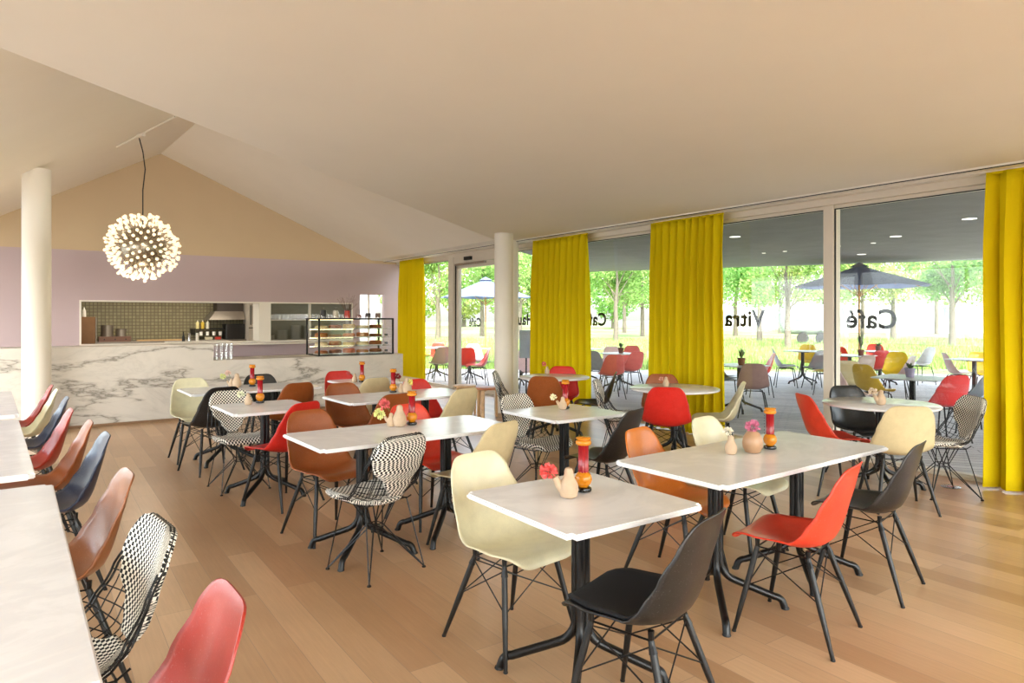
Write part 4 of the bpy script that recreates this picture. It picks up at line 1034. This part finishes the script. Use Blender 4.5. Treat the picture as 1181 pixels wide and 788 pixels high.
def make_parasol(r, zr, za):
    root = empty('parasol')
    V = [(0, 0, za)]; n = 8; rows = 6; F = []
    for j in range(1, rows + 1):
        t = j / rows
        for k in range(n * 4):
            a = 2 * PI * k / (n * 4); ph = (k % 4) / 4; sag = math.sin(ph * PI)
            rr_ = r * t * (1 - .075 * sag); V.append((rr_ * math.cos(a), rr_ * math.sin(a), za + (zr - za) * (t ** .9) - .03 * sag * t))
    m_ = n * 4
    for k in range(m_): F.append((0, 1 + k, 1 + (k + 1) % m_))
    for j in range(rows - 1):
        for k in range(m_): F.append((1 + j * m_ + k, 1 + (j + 1) * m_ + k, 1 + (j + 1) * m_ + (k + 1) % m_, 1 + j * m_ + (k + 1) % m_))
    o = new_mesh('canopy', V, F, M_canvas, root, False); md = o.modifiers.new('thickness', 'SOLIDIFY'); md.thickness = .006
    MB().lathe([(.22, za - .05), (.02, za + .05), (.0, za + .06)], n=8).build('vent_cap', M_canvas, root)
    MB().tube([(0, 0, .05), (0, 0, za)], .022, 10).build('pole', M_pole, root, True)
    MB().lathe([(.28, 0), (.28, .05), (.04, .07), (.035, .3)], n=24).build('foot', M_dark, root, True)
    for k in range(8):
        a = 2 * PI * k / 8; MB().tube([(0, 0, za - .04), (r * .98 * math.cos(a), r * .98 * math.sin(a), zr - .015)], .010, 5).build('rib', M_pole, root)
        MB().tube([(0, 0, zr - .25), (r * .45 * math.cos(a), r * .45 * math.sin(a), za + (zr - za) * .5 - .04)], .008, 5).build('strut', M_pole, root)
    return root
o = make_parasol(1.5, 2.22, 2.72); o.location = (15.8, 8.52, -.03); o.rotation_euler = (0, 0, .2); tag(o, 'open blue grey parasol on a wooden pole above the terrace at the right', 'parasol', 'parasols')
o = make_parasol(1.5, 2.12, 2.72); o.location = (11.82, 18.57, -.03); tag(o, 'open blue grey parasol seen through the glass door', 'parasol', 'parasols')
bd = empty('menu_board', (7.62, 10.53, -.03)); bd.rotation_euler = (0, 0, R(-35)); tag(bd, 'grey menu board on a thin post between the column and the second curtain', 'sign')
MB().box((-.13, -.02, .72), (.13, .02, 1.25), .005).build('board', mat('board_grey', (160, 168, 178), .5), bd); MB().tube([(0, 0, .02), (0, 0, .72)], .015, 8).build('post', M_dark, bd); MB().lathe([(.15, 0), (.15, .02)], n=20).build('foot', M_dark, bd)
# trees
q = N('leaf_green'); q.t.nodes.remove(q.b)
nz = q.n('ShaderNodeTexNoise', Scale=1.3, Detail=3.0); q.l(q.coord(), nz.inputs['Vector'])
oi = q.n('ShaderNodeObjectInfo'); 
cr = q.ramp(nz.outputs['Fac'], [(.3, lin((98, 134, 66))), (.5, lin((138, 168, 92))), (.7, lin((182, 198, 132)))])
hs = q.n('ShaderNodeHueSaturation'); mr = q.n('ShaderNodeMapRange'); mr.inputs[3].default_value = .46; mr.inputs[4].default_value = .54; q.l(oi.outputs['Random'], mr.inputs[0]); q.l(mr.outputs[0], hs.inputs['Hue']); q.l(cr, hs.inputs['Color'])
d1 = q.n('ShaderNodeBsdfDiffuse'); t1 = q.n('ShaderNodeBsdfTranslucent'); mx = q.n('ShaderNodeMixShader'); mx.inputs[0].default_value = .45
q.l(hs.outputs[0], d1.inputs[0]); q.l(hs.outputs[0], t1.inputs[0]); q.l(d1.outputs[0], mx.inputs[1]); q.l(t1.outputs[0], mx.inputs[2]); q.l(mx.outputs[0], q.out.inputs[0])
M_leaf = q.m; M_bark = mat('bark', (104, 96, 84), .9, 0, .25, 9, .4)
def make_tree(seed):
    rr = random.Random(seed); root = empty('broadleaf_tree'); h0 = 2.2
    mb = MB().tube([(0, 0, -.15), (.03, .02, 1.2), (0, 0, h0), (.1, .05, 3.6), (.05, 0, 5.2)], [.19, .15, .13, .09, .03], 10)
    mb.build('trunk', M_bark, root, True)
    bl = MB(); cl = []
    for i in range(11):
        a = rr.uniform(0, 6.28); r = rr.uniform(1.0, 2.0); z = rr.uniform(2.9, 5.6); p = Vector((r * math.cos(a), r * math.sin(a), z)); cl.append((p, rr.uniform(.8, 1.25)))
        s_ = Vector((0, 0, rr.uniform(1.8, 3.2))); bl.tube([s_, s_.lerp(p, .5) + Vector((0, 0, .15)), p], [.04, .022, .008], 5)
    cl.append((Vector((0, 0, 5.6)), 1.2)); bl.build('branches', M_bark, root)
    V = []; F = []
    for p, r in cl:
        for i in range(430):
            d = Vector((rr.gauss(0, 1), rr.gauss(0, 1), rr.gauss(0, .75))).normalized() * r * rr.uniform(.45, 1.1) ; c = p + d
            n = Vector((rr.gauss(0, 1), rr.gauss(0, 1), rr.gauss(.8, 1))).normalized(); u = n.orthogonal().normalized(); w = n.cross(u); s_ = rr.uniform(.07, .13)
            k = len(V); V += [c - u * s_, c + w * s_ * .6, c + u * s_, c - w * s_ * .6]; F.append((k, k + 1, k + 2, k + 3))
    new_mesh('foliage', V, F, M_leaf, root)
    return root
TR = [
    (36.44, 25.86, 1.00, 'behind the letter V'),
    (29.77, 19.53, 0.95, 'with the thick pale trunk left of the mullion'),
    (39.58, 16.38, 1.00, 'with a bare trunk right of the parasol'),
    (30.54, 32.37, 1.00, 'first trunk past the second curtain'),
    (38.87, 38.16, 1.00, 'beside the third curtain, seen past the terrace chairs'),
    (26.06, 36.69, 1.05, 'behind the white column'),
    (28.39, 45.11, 1.10, 'behind the glass door parasol'),
    (22.80, 41.99, 1.10, 'left of the door in the narrow pane'),
    (35.81, 43.62, 1.00, 'hidden mostly by the second curtain'),
    (37.63, 32.02, 1.00, 'mostly behind the third curtain'),
    (45.27, 34.34, 1.05, 'just right of the third curtain'),
    (47.31, 23.19, 1.05, 'behind the parasol'),
    (52.59, 19.53, 1.05, 'beside the last curtain'),
    (49.13, 29.23, 1.00, 'behind the window mullion'),
    (47.82, 15.54, 1.00, 'beyond the last curtain'),
    (57.53, 30.71, 1.10, 'far behind the parasol pole'),
    (55.34, 37.09, 1.10, 'far behind the thick pale trunk'),
    (45.09, 46.62, 1.15, 'farthest between the curtains'),
    (64.84, 28.08, 1.10, 'far behind the parasol tip'),
]
protos = [make_tree(s_) for s_ in (11, 12, 13)]
for i, (x, y, sc_, wh) in enumerate(TR):
    o = protos[i] if i < 3 else copy_tree(protos[i % 3]); o.location = (x, y, -.13); o.rotation_euler = (0, 0, i * 1.7); o.scale = (sc_, sc_, sc_); tag(o, 'leafy green tree on the meadow, ' + wh, 'tree', 'trees on the meadow')
# distant hedge rows: dense tree belt beyond
def shrub(seed):
    rr = random.Random(seed); V = []; F = []
    root = empty('distant_tree')
    for i in range(2600):
        d = Vector((rr.gauss(0, 1), rr.gauss(0, 1), rr.gauss(0, 1))).normalized() * rr.uniform(.7, 1.05); c = Vector((d.x * 4.2, d.y * 3, 4.6 + d.z * 3.6))
        n = Vector((rr.gauss(0, 1), rr.gauss(0, 1), rr.gauss(.8, 1))).normalized(); u = n.orthogonal().normalized(); w = n.cross(u); s_ = rr.uniform(.16, .3)
        k = len(V); V += [c - u * s_, c + w * s_ * .6, c + u * s_, c - w * s_ * .6]; F.append((k, k + 1, k + 2, k + 3))
    new_mesh('foliage', V, F, M_leaf, root); MB().tube([(0, 0, 0), (0, 0, 4)], [.3, .15], 8).build('trunk', M_bark, root)
    return root
sp = [shrub(1), shrub(2)]
for i in range(6):
    o = sp[i] if i < 2 else copy_tree(sp[i % 2])
    pxx = [478, 535, 592, 650, 708, 775][i]; d = 84 + 14 * (i % 2); l = (pxx - 590.5) / 787 * d
    o.location = (d * .5693 + l * .8221, d * .8221 - l * .5693, -.2); o.scale = (1.15, 1.15, 1.25); o.rotation_euler = (0, 0, i)
    tag(o, 'distant rounded tree at the meadow edge, ' + ['behind the first curtain', 'behind the glass door', 'behind the white column', 'behind the second curtain', 'between two curtains', 'behind the third curtain'][i], 'tree', 'distant trees at the meadow edge')
# grass blades
rr = random.Random(9); V = []; F = []
for i in range(26000):
    d = 20.5 + 26 * rr.random() ** 1.4; pxx = rr.uniform(470, 1190); l = (pxx - 590.5) / 787 * d; x = d * .5693 + l * .8221; y = d * .8221 - l * .5693
    h = rr.uniform(.10, .32); a = rr.uniform(0, 6.28); u = Vector((math.cos(a), math.sin(a), 0)) * .018; b_ = Vector((x, y, -.13)); t_ = b_ + Vector((rr.uniform(-.08, .08), rr.uniform(-.08, .08), h)); k = len(V)
    V += [b_ - u, b_ + u, t_]; F.append((k, k + 1, k + 2))
o = new_mesh('tall_grass', V, F, mat('grass_blades', (124, 152, 76), .9, 0, .25, .4)); tag(o, 'tall loose grass growing on the meadow beyond the terrace', 'grass', kind='stuff')
# white halls and trailer
M_hall = mat('white_hall_cladding', (232, 232, 230), .7, 0, .02, 1)
def hall(x, y, rz, w, d, h, lab):
    root = empty('white_hall', (x, y, -.13), rz); tag(root, lab, 'building', 'white halls beyond the meadow')
    MB().box((-w / 2, 0, 0), (w / 2, d, h)).build('body', M_hall, root); MB().box((-w / 2 - .2, -.2, h), (w / 2 + .2, d + .2, h + .18)).build('roof_edge', mat('hall_roof', (200, 202, 204), .6), root)
    for xx in (-w * .3, w * .12, w * .3): MB().box((xx, -.04, 1.2), (xx + 1.0, .0, 2.4)).build('hall_window', mat('hall_glass', (110, 120, 130), .3), root)
hall(67.16, 31.34, R(-58), 22, 8, 3.2, 'long white hall with dark windows beyond the meadow at the right')
hall(74.52, 53.01, R(-45), 14, 8, 3.2, 'white hall behind the tree trunks left of the mullion')
tl_ = empty('camping_trailer', (37.12, 22.95, -.13), R(-50)); tag(tl_, 'pale rounded trailer parked on the meadow left of the mullion', 'trailer')
mt_ = mat('trailer_shell', (164, 170, 174), .3, .3)
V = []; F = []; n = 20; prof_t = [(-1.7, .5), (-1.55, .9), (-1.3, 1.02), (0, 1.05), (1.3, 1.02), (1.55, .9), (1.7, .5)]
for xx, k in prof_t:
    for j in range(n):
        a = 2 * PI * j / n; V.append((xx, .95 * k * abs(math.cos(a)) ** .6 * (1 if math.cos(a) > 0 else -1), 1.4 + .85 * k * abs(math.sin(a)) ** .6 * (1 if math.sin(a) > 0 else -1)))
for i in range(len(prof_t) - 1):
    for j in range(n): F.append((i * n + j, i * n + (j + 1) % n, (i + 1) * n + (j + 1) % n, (i + 1) * n + j))
F += [tuple(range(n - 1, -1, -1)), tuple((len(prof_t) - 1) * n + j for j in range(n))]
new_mesh('body', V, F, mt_, tl_, True)
for xx in (-.5, .5): MB().lathe([(.32, -.1), (.32, .1)], M=Matrix.Translation((xx, -.85, .32)) @ Matrix.Rotation(R(90), 4, 'X'), n=20).build('wheel', M_dark, tl_)
MB().box((-.9, -1.02, 1.35), (.1, -.96, 1.8), .03).build('window', mat('hall_glass', (110, 120, 130), .3), tl_); MB().box((.5, -1.02, .75), (1.0, -.96, 2.0), .03).build('door', mat('hall_roof', (200, 202, 204), .6), tl_)
